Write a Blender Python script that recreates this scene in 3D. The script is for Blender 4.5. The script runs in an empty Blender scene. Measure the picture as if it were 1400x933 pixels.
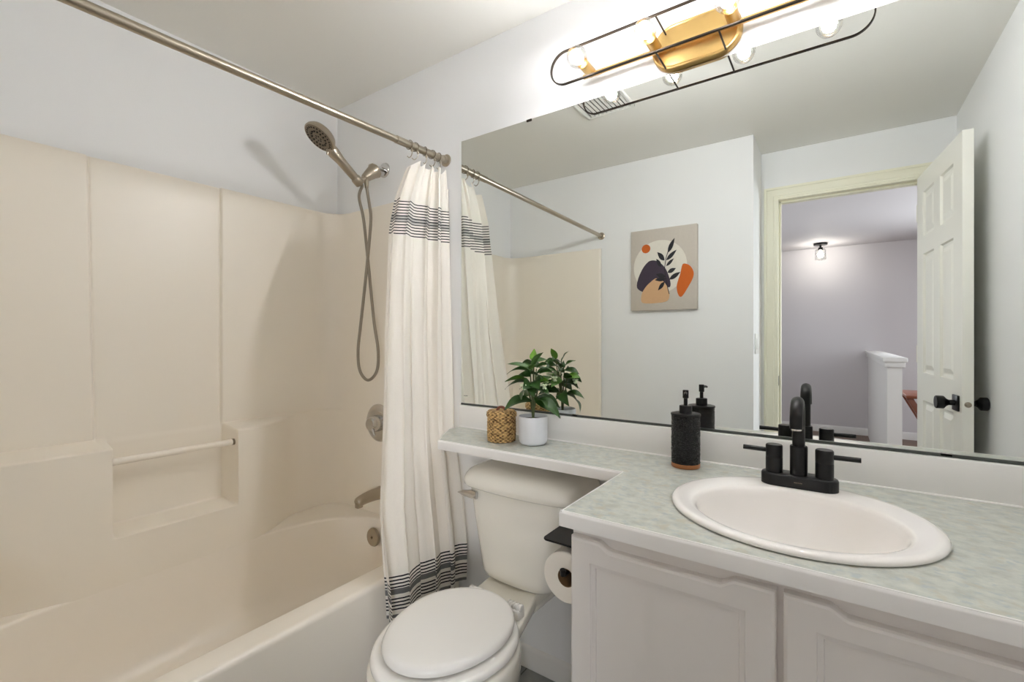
import bpy, bmesh, math, random
from mathutils import Vector, Matrix
sin, cos, pi = math.sin, math.cos, math.pi
random.seed(7)
sc = bpy.context.scene
COL = sc.collection

# ---------------------------------------------------------------- camera
cam_d = bpy.data.cameras.new('camera')
cam = bpy.data.objects.new('camera', cam_d); COL.objects.link(cam)
cam.location = (0, 0, 1.177); cam.rotation_euler = (pi / 2, 0, math.radians(34.93))
cam_d.sensor_width = 36; cam_d.lens = 631.4 / 1400 * 36; cam_d.shift_y = -3.5 / 1400
cam_d.clip_start = 0.02
sc.camera = cam
# ---------------------------------------------------------------- exposure, world
sc.view_settings.view_transform = 'Standard'; sc.view_settings.look = 'None'
sc.view_settings.gamma = 1; sc.view_settings.use_curve_mapping = False
sc.view_settings.exposure = 1.25
sc.cycles.use_denoising = True
sc.cycles.max_bounces = 16; sc.cycles.diffuse_bounces = 12; sc.cycles.glossy_bounces = 8
sc.cycles.transparent_max_bounces = 16; sc.cycles.blur_glossy = 0.6
sc.cycles.sample_clamp_indirect = 6
BULB = 650.0           # emission of each sconce bulb
HALLBULB = 62.0
w = bpy.data.worlds.new('world'); sc.world = w; w.use_nodes = True
w.node_tree.nodes['Background'].inputs[0].default_value = (.75, .85, 1, 1)
w.node_tree.nodes['Background'].inputs[1].default_value = 0.25
# unseen fill lamps added in the hall, daylight-tinted and aimed through the doorway
ld = bpy.data.lights.new('hall_fill', 'AREA'); ld.energy = 42; ld.size = 1.2; ld.size_y = 1.3; ld.shape = 'RECTANGLE'
ld.color = (.90, .94, 1)
lo = bpy.data.objects.new('hall_fill', ld); COL.objects.link(lo)
lo.location = (2.1, -2.9, 1.45); lo.rotation_euler = (Vector((2.1, -2.9, 1.45)) - Vector((-.1, -.45, 1.1))).to_track_quat('Z', 'Y').to_euler()
ld2 = ld.copy(); ld2.energy = 9  # second, weaker fill lamp added on the left
l2 = bpy.data.objects.new('hall_fill_left', ld2); COL.objects.link(l2)
l2.location = (-2.1, -2.9, 1.45); l2.rotation_euler = (Vector((-2.1, -2.9, 1.45)) - Vector((.15, -.45, 1.1))).to_track_quat('Z', 'Y').to_euler()

# ================================================================ helpers
def lin(c):
    c = c / 255.0
    return c / 12.92 if c <= .04045 else ((c + .055) / 1.055) ** 2.4
def rgb(r, g, b): return (lin(r), lin(g), lin(b), 1)

class NT:
    def __init__(s, name):
        s.m = bpy.data.materials.new(name); s.m.use_nodes = True
        s.t = s.m.node_tree; s.b = s.t.nodes['Principled BSDF']; s.out = s.t.nodes['Material Output']
    def n(s, typ, **kw):
        nd = s.t.nodes.new(typ)
        for k, v in kw.items():
            if k.startswith('_'): nd.inputs[int(k[1:])].default_value = v
            else: setattr(nd, k, v)
        return nd
    def l(s, a, b): s.t.links.new(a, b)
    def coord(s, out='Object'): return s.n('ShaderNodeTexCoord').outputs[out]
    def math(s, op, a, b=None, clamp=False):
        nd = s.n('ShaderNodeMath', operation=op, use_clamp=clamp)
        for i, v in enumerate((a, b)):
            if v is None: continue
            if isinstance(v, (int, float)): nd.inputs[i].default_value = v
            else: s.l(v, nd.inputs[i])
        return nd.outputs[0]

def mat(name, col, rough=.5, metal=0, bump=0, bscale=200, var=0, vscale=6, spec=.5, coat=0, aniso=None, detail=2):
    k = NT(name); b = k.b
    b.inputs['Base Color'].default_value = col; b.inputs['Roughness'].default_value = rough
    b.inputs['Metallic'].default_value = metal; b.inputs['Specular IOR Level'].default_value = spec
    b.inputs['Coat Weight'].default_value = coat; b.inputs['Coat Roughness'].default_value = .08
    co = k.coord()
    if var:
        no = k.n('ShaderNodeTexNoise'); no.inputs['Scale'].default_value = vscale; no.inputs['Detail'].default_value = 4
        k.l(co, no.inputs['Vector'])
        mx = k.n('ShaderNodeMix', data_type='RGBA')
        mx.inputs[6].default_value = tuple(c * (1 - var) for c in col[:3]) + (1,)
        mx.inputs[7].default_value = tuple(min(1, c * (1 + var)) for c in col[:3]) + (1,)
        k.l(no.outputs[0], mx.inputs[0]); k.l(mx.outputs[2], b.inputs['Base Color'])
    if bump:
        no = k.n('ShaderNodeTexNoise'); no.inputs['Scale'].default_value = bscale; no.inputs['Detail'].default_value = detail
        if aniso:
            mp = k.n('ShaderNodeMapping'); mp.inputs['Scale'].default_value = aniso
            k.l(co, mp.inputs['Vector']); k.l(mp.outputs[0], no.inputs['Vector'])
        else: k.l(co, no.inputs['Vector'])
        bp = k.n('ShaderNodeBump'); bp.inputs['Strength'].default_value = bump; bp.inputs['Distance'].default_value = .002
        k.l(no.outputs[0], bp.inputs['Height']); k.l(bp.outputs[0], b.inputs['Normal'])
    return k.m

# ---- mesh building
def box(bm, x0, x1, y0, y1, z0, z1, bev=0, seg=2):
    r = bmesh.ops.create_cube(bm, size=1)
    vs = r['verts']
    for v in vs:
        v.co = Vector(((x0 + x1) / 2 + v.co.x * (x1 - x0), (y0 + y1) / 2 + v.co.y * (y1 - y0), (z0 + z1) / 2 + v.co.z * (z1 - z0)))
    if bev:
        es = list({e for v in vs for e in v.link_edges})
        bmesh.ops.bevel(bm, geom=es, offset=bev, segments=seg, profile=.5, affect='EDGES')
    return bm
def BX(*a, **k): return box(bmesh.new(), *a, **k)
def loft(bm, loops, closed=True, cap0=False, cap1=False):
    rows = [[bm.verts.new(p) for p in L] for L in loops]
    n = len(rows[0])
    for a, b in zip(rows, rows[1:]):
        for i in range(n if closed else n - 1):
            j = (i + 1) % n
            bm.faces.new((a[i], a[j], b[j], b[i]))
    if cap0: bm.faces.new(list(reversed(rows[0])))
    if cap1: bm.faces.new(rows[-1])
    return rows
def frame(d):
    d = Vector(d).normalized(); u = Vector((0, 0, 1)) if abs(d.z) < .9 else Vector((1, 0, 0))
    a = d.cross(u).normalized(); b = a.cross(d).normalized(); return d, a, b
def tube(bm, pts, r, n=12, cap=True, closed=False):
    pts = [Vector(p) for p in pts]; N = len(pts)
    rs = r if isinstance(r, (list, tuple)) else [r] * N
    if len(rs) != N: rs = [rs[min(len(rs) - 1, round(i * (len(rs) - 1) / (N - 1)))] for i in range(N)]
    loops = []; prev = None
    for i, p in enumerate(pts):
        if closed: d = pts[(i + 1) % N] - pts[i - 1]
        else: d = pts[min(i + 1, N - 1)] - pts[max(i - 1, 0)]
        d.normalize()
        if prev is None: _, a, b = frame(d)
        else:
            a = prev - d * prev.dot(d); a.normalize(); b = a.cross(d)
        prev = a
        loops.append([p + (a * cos(2 * pi * k / n) + b * sin(2 * pi * k / n)) * rs[i] for k in range(n)])
    if closed: loops.append(loops[0])
    rows = loft(bm, loops, True, cap and not closed, cap and not closed)
    bmesh.ops.remove_doubles(bm, verts=bm.verts, dist=1e-6) if closed else None
    bmesh.ops.recalc_face_normals(bm, faces=bm.faces)
    return bm
def lathe(bm, prof, c=(0, 0, 0), axis=(0, 0, 1), n=40, cap=True):
    """prof: list of (radius, height along axis)"""
    c = Vector(c); d, a, b = frame(axis)
    loops = [[c + d * h + (a * cos(2 * pi * k / n) + b * sin(2 * pi * k / n)) * max(r, 1e-5) for k in range(n)] for r, h in prof]
    loft(bm, loops, True, cap, cap)
    bmesh.ops.recalc_face_normals(bm, faces=bm.faces)
    return bm
def catmull(P, m=8, closed=False):
    P = [Vector(p) for p in P]; out = []; n = len(P)
    rng = range(n if closed else n - 1)
    for i in rng:
        if closed: p0, p1, p2, p3 = P[i - 1], P[i], P[(i + 1) % n], P[(i + 2) % n]
        else: p0, p1, p2, p3 = P[max(i - 1, 0)], P[i], P[i + 1], P[min(i + 2, n - 1)]
        for k in range(m):
            t = k / m
            out.append(.5 * ((2 * p1) + (p2 - p0) * t + (2 * p0 - 5 * p1 + 4 * p2 - p3) * t * t + (3 * p1 - p0 - 3 * p2 + p3) * t ** 3))
    if not closed: out.append(P[-1])
    return out
def prism(bm, pts, axis, a0, a1, bev=0, seg=2):
    """polygon pts (2D) extruded along axis 'x','y','z' from a0 to a1"""
    def P(p, a): return {'x': (a, p[0], p[1]), 'y': (p[0], a, p[1]), 'z': (p[0], p[1], a)}[axis]
    A = [bm.verts.new(P(p, a0)) for p in pts]; B = [bm.verts.new(P(p, a1)) for p in pts]
    n = len(pts); fs = [bm.faces.new(A), bm.faces.new(B)]
    for i in range(n): fs.append(bm.faces.new((A[i], A[(i + 1) % n], B[(i + 1) % n], B[i])))
    bmesh.ops.recalc_face_normals(bm, faces=fs)
    if bev:
        es = list({e for f in fs[:2] for e in f.edges})
        bmesh.ops.bevel(bm, geom=es, offset=bev, segments=seg, profile=.5, affect='EDGES')
    return bm
def rrect(cx, cy, hx, hy, r, n=8):
    """rounded rectangle outline, n points per corner"""
    r = min(r, hx - 1e-4, hy - 1e-4); out = []
    for q, (sx, sy) in enumerate(((1, 1), (-1, 1), (-1, -1), (1, -1))):
        for k in range(n):
            t = pi / 2 * (q + k / (n - 1))
            out.append((cx + sx * (hx - r) + r * cos(t), cy + sy * (hy - r) + r * sin(t)))
    return out

def world_loc(o):
    v = Vector((0, 0, 0))
    while o is not None: v += o.location; o = o.parent
    return v
def obj(name, bm, m, parent=None, sharp=40, smooth=True):
    if parent is not None: bm.transform(Matrix.Translation(-world_loc(parent)))
    me = bpy.data.meshes.new(name); bm.to_mesh(me); bm.free()
    for x in (m if isinstance(m, (list, tuple)) else [m]): me.materials.append(x)
    if smooth:
        me.polygons.foreach_set('use_smooth', [True] * len(me.polygons)); me.set_sharp_from_angle(angle=math.radians(sharp))
    o = bpy.data.objects.new(name, me); COL.objects.link(o)
    if parent is not None: o.parent = parent
    return o
def center_origin(o, loc):
    loc = Vector(loc); o.data.transform(Matrix.Translation(-loc)); o.location = loc
    return o
def tag(o, label, cat, group=None):
    o['label'] = label; o['category'] = cat
    if group: o['group'] = group
    return o
def thing(name, label, cat, loc, group=None):
    o = bpy.data.objects.new(name, None); COL.objects.link(o); o.location = loc; o.empty_display_size = .05
    return tag(o, label, cat, group)
def struct(name, bm, m, parent=None, **k):
    o = obj(name, bm, m, parent, **k)
    if parent is None: o['kind'] = 'structure'
    return o

# ================================================================ materials
M = {}
M['wall'] = mat('wall_paint', rgb(236, 237, 238), .7, bump=.12, bscale=160)
M['ceil'] = mat('ceiling_paint', rgb(232, 231, 226), .8, bump=.2, bscale=120)
M['hallwall'] = mat('hall_paint', rgb(210, 207, 209), .7, bump=.1, bscale=160)
M['trim'] = mat('cream_trim_paint', rgb(236, 234, 214), .4)
M['door'] = mat('door_paint', rgb(238, 237, 229), .4)
M['white_trim'] = mat('white_trim_paint', rgb(228, 227, 224), .45)
M['surround'] = mat('almond_fiberglass', rgb(241, 234, 222), .36, coat=0, var=.01, vscale=3)
M['tub'] = mat('almond_gelcoat', rgb(242, 235, 224), .30, coat=0, var=.01, vscale=3)
M['porc'] = mat('bone_porcelain', rgb(238, 235, 226), .1, coat=.4)
M['seat'] = mat('white_seat_plastic', rgb(232, 230, 226), .18)
M['sink'] = mat('white_porcelain', rgb(246, 242, 238), .08, coat=.4)
M['cab'] = mat('cabinet_paint', rgb(232, 227, 223), .42, bump=.08, bscale=60, aniso=(1, 1, .15))
M['edge'] = mat('white_laminate', rgb(243, 241, 239), .35)
M['black'] = mat('matte_black_metal', rgb(12, 12, 13), .34, spec=.35)
M['blackp'] = mat('black_plastic', rgb(12, 12, 13), .35, spec=.35)
M['nickel'] = mat('brushed_nickel', rgb(178, 168, 152), .28, metal=1, bump=.05, bscale=400, aniso=(1, 1, .05))
M['nickeld'] = mat('dark_nickel', rgb(128, 116, 98), .42, metal=.6)
M['chrome'] = mat('chrome', rgb(205, 203, 200), .12, metal=1)
M['hose'] = None
M['brass'] = mat('brushed_brass', rgb(208, 174, 112), .3, metal=1, bump=.06, bscale=300, aniso=(.05, 1, 1))
M['bronze'] = mat('dark_bronze', rgb(62, 54, 46), .35, metal=.8)
M['paper'] = mat('tissue_paper', rgb(235, 229, 219), .95, bump=.2, bscale=300)
M['core'] = mat('cardboard', rgb(120, 92, 60), .9)
M['wood'] = mat('reddish_wood', rgb(118, 62, 40), .35, var=.25, vscale=20)
M['hallfloor'] = mat('brown_wood_floor', rgb(105, 78, 60), .4, var=.2, vscale=10)
M['plastic'] = mat('white_plastic', rgb(225, 225, 220), .4)
M['rubber'] = mat('nozzle_rubber', rgb(30, 27, 24), .6)
M['potw'] = mat('white_glazed_ceramic', rgb(226, 228, 233), .35)
M['soil'] = mat('potting_soil', rgb(62, 48, 38), .95, bump=1, bscale=120, var=.4, vscale=90)
M['stem'] = mat('plant_stem', rgb(78, 88, 48), .6, var=.2, vscale=40)
M['flower'] = mat('white_petals', rgb(226, 235, 205), .6)
M['copper'] = mat('copper_base', rgb(150, 95, 52), .4, metal=.4)
M['fan_shade'] = mat('painted_fan_shade', rgb(40, 38, 36), .8)  # dark colour painted for the shade inside the fan grille

k = NT('mirror_silver'); k.b.inputs['Base Color'].default_value = (.86, .885, .86, 1); k.b.inputs['Metallic'].default_value = 1; k.b.inputs['Roughness'].default_value = 0.0
M['mirror'] = k.m
M['mirror_edge'] = mat('glass_edge', rgb(72, 76, 72), .3)

def hose_mat():
    k = NT('ribbed_metal_hose'); b = k.b
    b.inputs['Base Color'].default_value = rgb(160, 152, 140); b.inputs['Metallic'].default_value = .9; b.inputs['Roughness'].default_value = .35
    wv = k.n('ShaderNodeTexWave', wave_type='BANDS', bands_direction='Z'); wv.inputs['Scale'].default_value = 120
    k.l(k.coord(), wv.inputs['Vector'])
    bp = k.n('ShaderNodeBump'); bp.inputs['Strength'].default_value = .5; bp.inputs['Distance'].default_value = .001
    k.l(wv.outputs[1], bp.inputs['Height']); k.l(bp.outputs[0], b.inputs['Normal'])
    return k.m
M['hose'] = hose_mat()

def laminate():
    k = NT('grey_green_mottled_laminate'); b = k.b; b.inputs['Roughness'].default_value = .3
    co = k.coord()
    mp = k.n('ShaderNodeMapping'); mp.inputs['Scale'].default_value = (1.25, 1.8, 1); mp.inputs['Rotation'].default_value = (0, 0, .5); k.l(co, mp.inputs['Vector'])
    n1 = k.n('ShaderNodeTexNoise'); n1.inputs['Scale'].default_value = 26; n1.inputs['Detail'].default_value = 5; n1.inputs['Roughness'].default_value = .6; k.l(mp.outputs[0], n1.inputs['Vector'])
    r1 = k.n('ShaderNodeValToRGB'); e = r1.color_ramp.elements
    e[0].position = .32; e[0].color = rgb(172, 174, 165); e[1].position = .66; e[1].color = rgb(202, 203, 193)
    e2 = r1.color_ramp.elements.new(.5); e2.color = rgb(189, 192, 184)
    k.l(n1.outputs[0], r1.inputs[0])
    n2 = k.n('ShaderNodeTexNoise'); n2.inputs['Scale'].default_value = 55; n2.inputs['Detail'].default_value = 3; k.l(mp.outputs[0], n2.inputs['Vector'])
    f = k.math('GREATER_THAN', n2.outputs[0], .0)
    r2 = k.n('ShaderNodeValToRGB'); r2.color_ramp.elements[0].position = .55; r2.color_ramp.elements[1].position = .68
    k.l(n2.outputs[0], r2.inputs[0])
    mx = k.n('ShaderNodeMix', data_type='RGBA'); mx.inputs[7].default_value = rgb(160, 172, 178)
    fm = k.math('MULTIPLY', r2.outputs[0], .6); k.l(fm, mx.inputs[0]); k.l(r1.outputs[0], mx.inputs[6])
    n3 = k.n('ShaderNodeTexNoise'); n3.inputs['Scale'].default_value = 42; k.l(co, n3.inputs['Vector'])
    r3 = k.n('ShaderNodeValToRGB'); r3.color_ramp.elements[0].position = .58; r3.color_ramp.elements[1].position = .7; k.l(n3.outputs[0], r3.inputs[0])
    mx2 = k.n('ShaderNodeMix', data_type='RGBA'); mx2.inputs[7].default_value = rgb(186, 178, 158)
    fm2 = k.math('MULTIPLY', r3.outputs[0], .55); k.l(fm2, mx2.inputs[0]); k.l(mx.outputs[2], mx2.inputs[6])
    k.l(mx2.outputs[2], b.inputs['Base Color'])
    return k.m
M['laminate'] = laminate()

def floor_mat():
    k = NT('slate_vinyl_floor'); b = k.b; b.inputs['Roughness'].default_value = .4
    co = k.coord()
    n1 = k.n('ShaderNodeTexNoise'); n1.inputs['Scale'].default_value = 7; n1.inputs['Detail'].default_value = 6; k.l(co, n1.inputs['Vector'])
    r = k.n('ShaderNodeValToRGB'); r.color_ramp.elements[0].position = .35; r.color_ramp.elements[0].color = rgb(96, 100, 100); r.color_ramp.elements[1].position = .7; r.color_ramp.elements[1].color = rgb(150, 152, 148)
    k.l(n1.outputs[0], r.inputs[0])
    br = k.n('ShaderNodeTexBrick'); br.offset = .0; br.inputs['Scale'].default_value = 3.3; br.inputs['Mortar Size'].default_value = .008
    br.inputs['Brick Width'].default_value = 1; br.inputs['Row Height'].default_value = 1
    k.l(co, br.inputs['Vector']); k.l(r.outputs[0], br.inputs['Color1']); k.l(r.outputs[0], br.inputs['Color2']); br.inputs['Mortar'].default_value = rgb(84, 84, 82)
    k.l(br.outputs[0], b.inputs['Base Color'])
    return k.m
M['floor'] = floor_mat()

def curtain_mat():
    k = NT('linen_with_charcoal_stripes'); b = k.b
    uv = k.n('ShaderNodeUVMap').outputs[0]
    sp = k.n('ShaderNodeSeparateXYZ'); k.l(uv, sp.inputs[0]); v = sp.outputs[1]      # v = drop in metres (0 at the hem)
    def band(a, c):
        return k.math('MULTIPLY', k.math('GREATER_THAN', v, a), k.math('LESS_THAN', v, c))
    def lines(a, c, p, duty):
        f = k.math('FRACT', k.math('DIVIDE', k.math('SUBTRACT', v, a), p))
        return k.math('MULTIPLY', k.math('LESS_THAN', f, duty), band(a, c))
    parts = [lines(HEM[0], HEM[1], .0115, .42), lines(HEM[3], HEM[4], .0115, .42), lines(TOP[0], TOP[4], .0112, .36)]
    solid = [band(HEM[2], HEM[3] - .003), band(0, .011), k.math('MULTIPLY', band(TOP[2], TOP[3]), .55)]
    def tot(L):
        t = L[0]
        for q in L[1:]: t = k.math('ADD', t, q, True)
        return t
    a, s_ = tot(parts), tot(solid)
    wv = k.n('ShaderNodeTexNoise'); wv.inputs['Scale'].default_value = 260; k.l(k.coord(), wv.inputs['Vector'])
    cl = k.n('ShaderNodeMix', data_type='RGBA'); cl.inputs[6].default_value = rgb(243, 238, 230); cl.inputs[7].default_value = rgb(250, 246, 239); k.l(wv.outputs[0], cl.inputs[0])
    m1 = k.n('ShaderNodeMix', data_type='RGBA'); m1.inputs[7].default_value = rgb(100, 100, 102); k.l(k.math('MULTIPLY', s_, .92), m1.inputs[0]); k.l(cl.outputs[2], m1.inputs[6])
    m2 = k.n('ShaderNodeMix', data_type='RGBA'); m2.inputs[7].default_value = rgb(50, 51, 56); k.l(a, m2.inputs[0]); k.l(m1.outputs[2], m2.inputs[6])
    k.l(m2.outputs[2], b.inputs['Base Color']); b.inputs['Roughness'].default_value = .9; b.inputs['Specular IOR Level'].default_value = .1
    tr = k.n('ShaderNodeBsdfTranslucent'); k.l(m2.outputs[2], tr.inputs[0])
    ms = k.n('ShaderNodeMixShader'); ms.inputs[0].default_value = .22; k.l(b.outputs[0], ms.inputs[1]); k.l(tr.outputs[0], ms.inputs[2])
    bp = k.n('ShaderNodeBump'); bp.inputs['Strength'].default_value = .15; bp.inputs['Distance'].default_value = .001
    k.l(wv.outputs[0], bp.inputs['Height']); k.l(bp.outputs[0], b.inputs['Normal'])
    k.l(ms.outputs[0], k.out.inputs[0])
    return k.m
HEM = (.082 - .055, .077, .083, .108, .152)     # lines, gap, solid band, lines above
HEM = (.026, .070, .078, .100, .143)
TOP = (1.318, 0, 1.368, 1.392, 1.447)
M['curtain'] = curtain_mat()

def wicker():
    k = NT('woven_seagrass'); b = k.b; b.inputs['Roughness'].default_value = .65
    co = k.coord(); sp = k.n('ShaderNodeSeparateXYZ'); k.l(co, sp.inputs[0])
    ang = k.math('ARCTAN2', k.math('SUBTRACT', sp.outputs[1], 0.0), sp.outputs[0])
    row = k.math('FLOOR', k.math('DIVIDE', sp.outputs[2], .0057))
    wv = k.math('SINE', k.math('ADD', k.math('MULTIPLY', ang, 17), k.math('MULTIPLY', row, pi)))
    n = k.n('ShaderNodeTexNoise'); n.inputs['Scale'].default_value = 95; n.inputs['Detail'].default_value = 3; k.l(co, n.inputs['Vector'])
    f = k.math('ADD', k.math('MULTIPLY', wv, .13), n.outputs[0])
    r = k.n('ShaderNodeValToRGB'); r.color_ramp.elements[0].position = .30; r.color_ramp.elements[0].color = rgb(92, 60, 28); r.color_ramp.elements[1].position = .66; r.color_ramp.elements[1].color = rgb(222, 186, 126)
    k.l(f, r.inputs[0]); k.l(r.outputs[0], b.inputs['Base Color'])
    return k.m
M['wicker'] = wicker()

def leafm():
    k = NT('glossy_green_leaf'); b = k.b; b.inputs['Roughness'].default_value = .38
    at = k.n('ShaderNodeVertexColor', layer_name='tone')
    r = k.n('ShaderNodeValToRGB'); r.color_ramp.elements[0].color = rgb(40, 74, 28); r.color_ramp.elements[1].color = rgb(120, 172, 60)
    k.l(at.outputs[0], r.inputs[0]); k.l(r.outputs[0], b.inputs['Base Color'])
    return k.m
M['leaf'] = leafm()

def glass_mat():
    k = NT('clear_lamp_glass')
    g = k.n('ShaderNodeBsdfGlossy'); g.inputs['Roughness'].default_value = .02
    t = k.n('ShaderNodeBsdfTransparent'); t.inputs[0].default_value = (.97, .97, .96, 1)
    lw = k.n('ShaderNodeLayerWeight'); lw.inputs[0].default_value = .25
    ms = k.n('ShaderNodeMixShader'); k.l(k.math('MULTIPLY', lw.outputs[0], .6), ms.inputs[0]); k.l(t.outputs[0], ms.inputs[1]); k.l(g.outputs[0], ms.inputs[2])
    k.l(ms.outputs[0], k.out.inputs[0]); return k.m
M['glass'] = glass_mat()
def emis(name, col, s, forward=0):
    k = NT(name); e = k.n('ShaderNodeEmission'); e.inputs[0].default_value = col; e.inputs[1].default_value = s
    if forward:      # glow shaped by facing: dimmed towards the wall so it burns out less
        g = k.n('ShaderNodeNewGeometry'); sp = k.n('ShaderNodeSeparateXYZ'); k.l(g.outputs['Normal'], sp.inputs[0])
        f = k.math('ADD', k.math('MULTIPLY', sp.outputs[1], -.5), .5)
        k.l(k.math('MULTIPLY', k.math('ADD', k.math('MULTIPLY', k.math('POWER', f, 4.0), 1 - forward), forward), s), e.inputs[1])
    k.l(e.outputs[0], k.out.inputs[0]); return k.m
M['bulb'] = emis('lit_bulb', (1, .992, 1.02, 1), BULB, .035)
M['hallbulb'] = emis('lit_hall_bulb', (1, .93, .86, 1), HALLBULB)

def soap_mat():
    k = NT('hammered_black_resin'); b = k.b
    b.inputs['Base Color'].default_value = rgb(16, 16, 16); b.inputs['Roughness'].default_value = .16
    v = k.n('ShaderNodeTexVoronoi'); v.inputs['Scale'].default_value = 230; k.l(k.coord(), v.inputs['Vector'])
    bp = k.n('ShaderNodeBump'); bp.inputs['Strength'].default_value = 1; bp.inputs['Distance'].default_value = .006
    k.l(v.outputs[0], bp.inputs['Height']); k.l(bp.outputs[0], b.inputs['Normal']); return k.m
M['soap'] = soap_mat()
for nm, c in dict(art_ground=(196, 188, 178), art_disc=(222, 217, 206), art_rust=(196, 96, 30), art_plum=(62, 52, 66), art_sand=(206, 166, 126), art_leaf=(38, 38, 42)).items():
    M[nm] = mat(nm, rgb(*c), .85, bump=.2, bscale=500, var=.05, vscale=60)

# ================================================================ the room
H = 2.333; FZ = -.012
XL, XR, YM, YA, YD = -2.0625, .519, 1.41, -.12, -.471
struct('floor', BX(-2.2, .62, -.60, 1.52, FZ - .06, FZ), M['floor'])
struct('ceiling', BX(-2.2, .62, -.60, 1.52, H, H + .06), M['ceil'])
struct('wall_left', BX(XL - .1, XL, -.6, 1.52, FZ, H), M['wall'])
struct('wall_far', BX(XL, XR, YM, YM + .1, FZ, H), M['wall'])
struct('wall_right', BX(XR, XR + .1, -.6, 1.52, FZ, H), M['wall'])
OX0, OX1, OZ = -.303, .405, 2.05
bm = BX(XL, -.377, -.58, YA, FZ, H); box(bm, -.377, OX0, -.58, YD, FZ, H); box(bm, OX1, XR, -.58, YD, FZ, H); box(bm, OX0, OX1, -.58, YD, OZ, H)
struct('wall_near', bm, M['wall'])
# baseboards
def baseb(name, x0, x1, y0, y1, along):
    bm = bmesh.new()
    prof = [(0, 0), (.014, 0), (.014, .045), (.011, .052), (.011, .062), (.006, .072), (0, .075)]
    if along == 'x': prism(bm, [(y0 - a, FZ + b) for a, b in prof], 'x', x0, x1)
    else: prism(bm, [(x0 + a, FZ + b) for a, b in prof], 'y', y0, y1)
    return struct(name, bm, M['white_trim'])
baseb('baseboard_far', -1.225, -.447, YM, YM, 'x')
bm = bmesh.new(); prism(bm, [(YA + a, FZ + b) for a, b in [(0, 0), (.014, 0), (.014, .06), (.006, .072), (0, .075)]], 'x', -1.225, -.377)
struct('baseboard_near', bm, M['white_trim'])

# hall beyond the door
struct('floor_hall', BX(-2.7, 2.5, -4.45, -.60, FZ - .06, FZ), M['hallfloor'])
struct('ceiling_hall', BX(-2.7, 2.5, -4.45, -.60, H, H + .06), M['hallwall'])
struct('wall_hall_far', BX(-2.7, 2.5, -4.40, -4.30, FZ, H), M['hallwall'])
struct('wall_hall_left', BX(-2.7, -2.6, -4.3, -.6, FZ, H), M['hallwall'])
struct('wall_hall_right', BX(2.4, 2.5, -4.3, -.6, FZ, H), M['hallwall'])
bm = BX(-2.6, XL, -.6, -.5, FZ, H); box(bm, XR + .1, 2.4, -.6, -.5, FZ, H)
struct('wall_hall_near', bm, M['hallwall'])
bm = bmesh.new(); prism(bm, [(-4.30 + a, FZ + b) for a, b in [(0, 0), (.014, 0), (.014, .07), (.006, .085), (0, .088)]], 'x', -2.6, 2.4)
struct('baseboard_hall', bm, M['white_trim'])
hw = struct('wall_hall_half', BX(.335, .425, -4.30, -1.80, FZ, .955), M['white_trim'])
bm = BX(.305, .455, -4.30, -1.765, .995, 1.03, bev=.006); box(bm, .318, .442, -4.30, -1.78, .955, .995, bev=.004)
c_ = obj('cap', bm, M['white_trim'], hw)

# door frame and casing
bm = bmesh.new()
JT = .018
box(bm, OX0, OX0 + JT, -.585, YD + .005, FZ, OZ - JT); box(bm, OX1 - JT, OX1, -.585, YD + .005, FZ, OZ - JT); box(bm, OX0, OX1, -.585, YD + .005, OZ - JT, OZ)
box(bm, OX0 + JT, OX0 + JT + .011, -.56, -.515, FZ, OZ - JT, bev=.002); box(bm, OX1 - JT - .011, OX1 - JT, -.56, -.515, FZ, OZ - JT, bev=.002); box(bm, OX0 + JT, OX1 - JT, -.56, -.515, OZ - JT - .011, OZ - JT, bev=.002)
tr = struct('trim_1', bm, M['trim'])
def casing(y, s, name):
    bm = bmesh.new(); W = .064
    prof = [(0, 0), (0, .010), (.010, .012), (.014, .009), (.022, .009), (.040, .013), (.048, .013), (.052, .017), (W, .017), (W, 0)]
    def sweep(path):
        loops = []
        for (x, z, nx, nz) in path: loops.append([(x + nx * a, y + s * d, z + nz * a) for a, d in prof])
        loft(bm, loops, True, True, True)
    r = .006
    sweep([(OX0 + r, FZ, -1, 0), (OX0 + r, OZ - r, -1, 1), (OX1 - r, OZ - r, 1, 1), (OX1 - r, FZ, 1, 0)])
    bmesh.ops.recalc_face_normals(bm, faces=bm.faces)
    return struct(name, bm, M['trim'], sharp=20)
casing(YD, 1, 'trim_2'); casing(-.58, -1, 'trim_3')
bm = BX(OX0 + JT, OX0 + JT + .0015, -.508, -.478, .885, .945, bev=.0005)
obj('strike_plate', bm, M['blackp'], tr)

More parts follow.
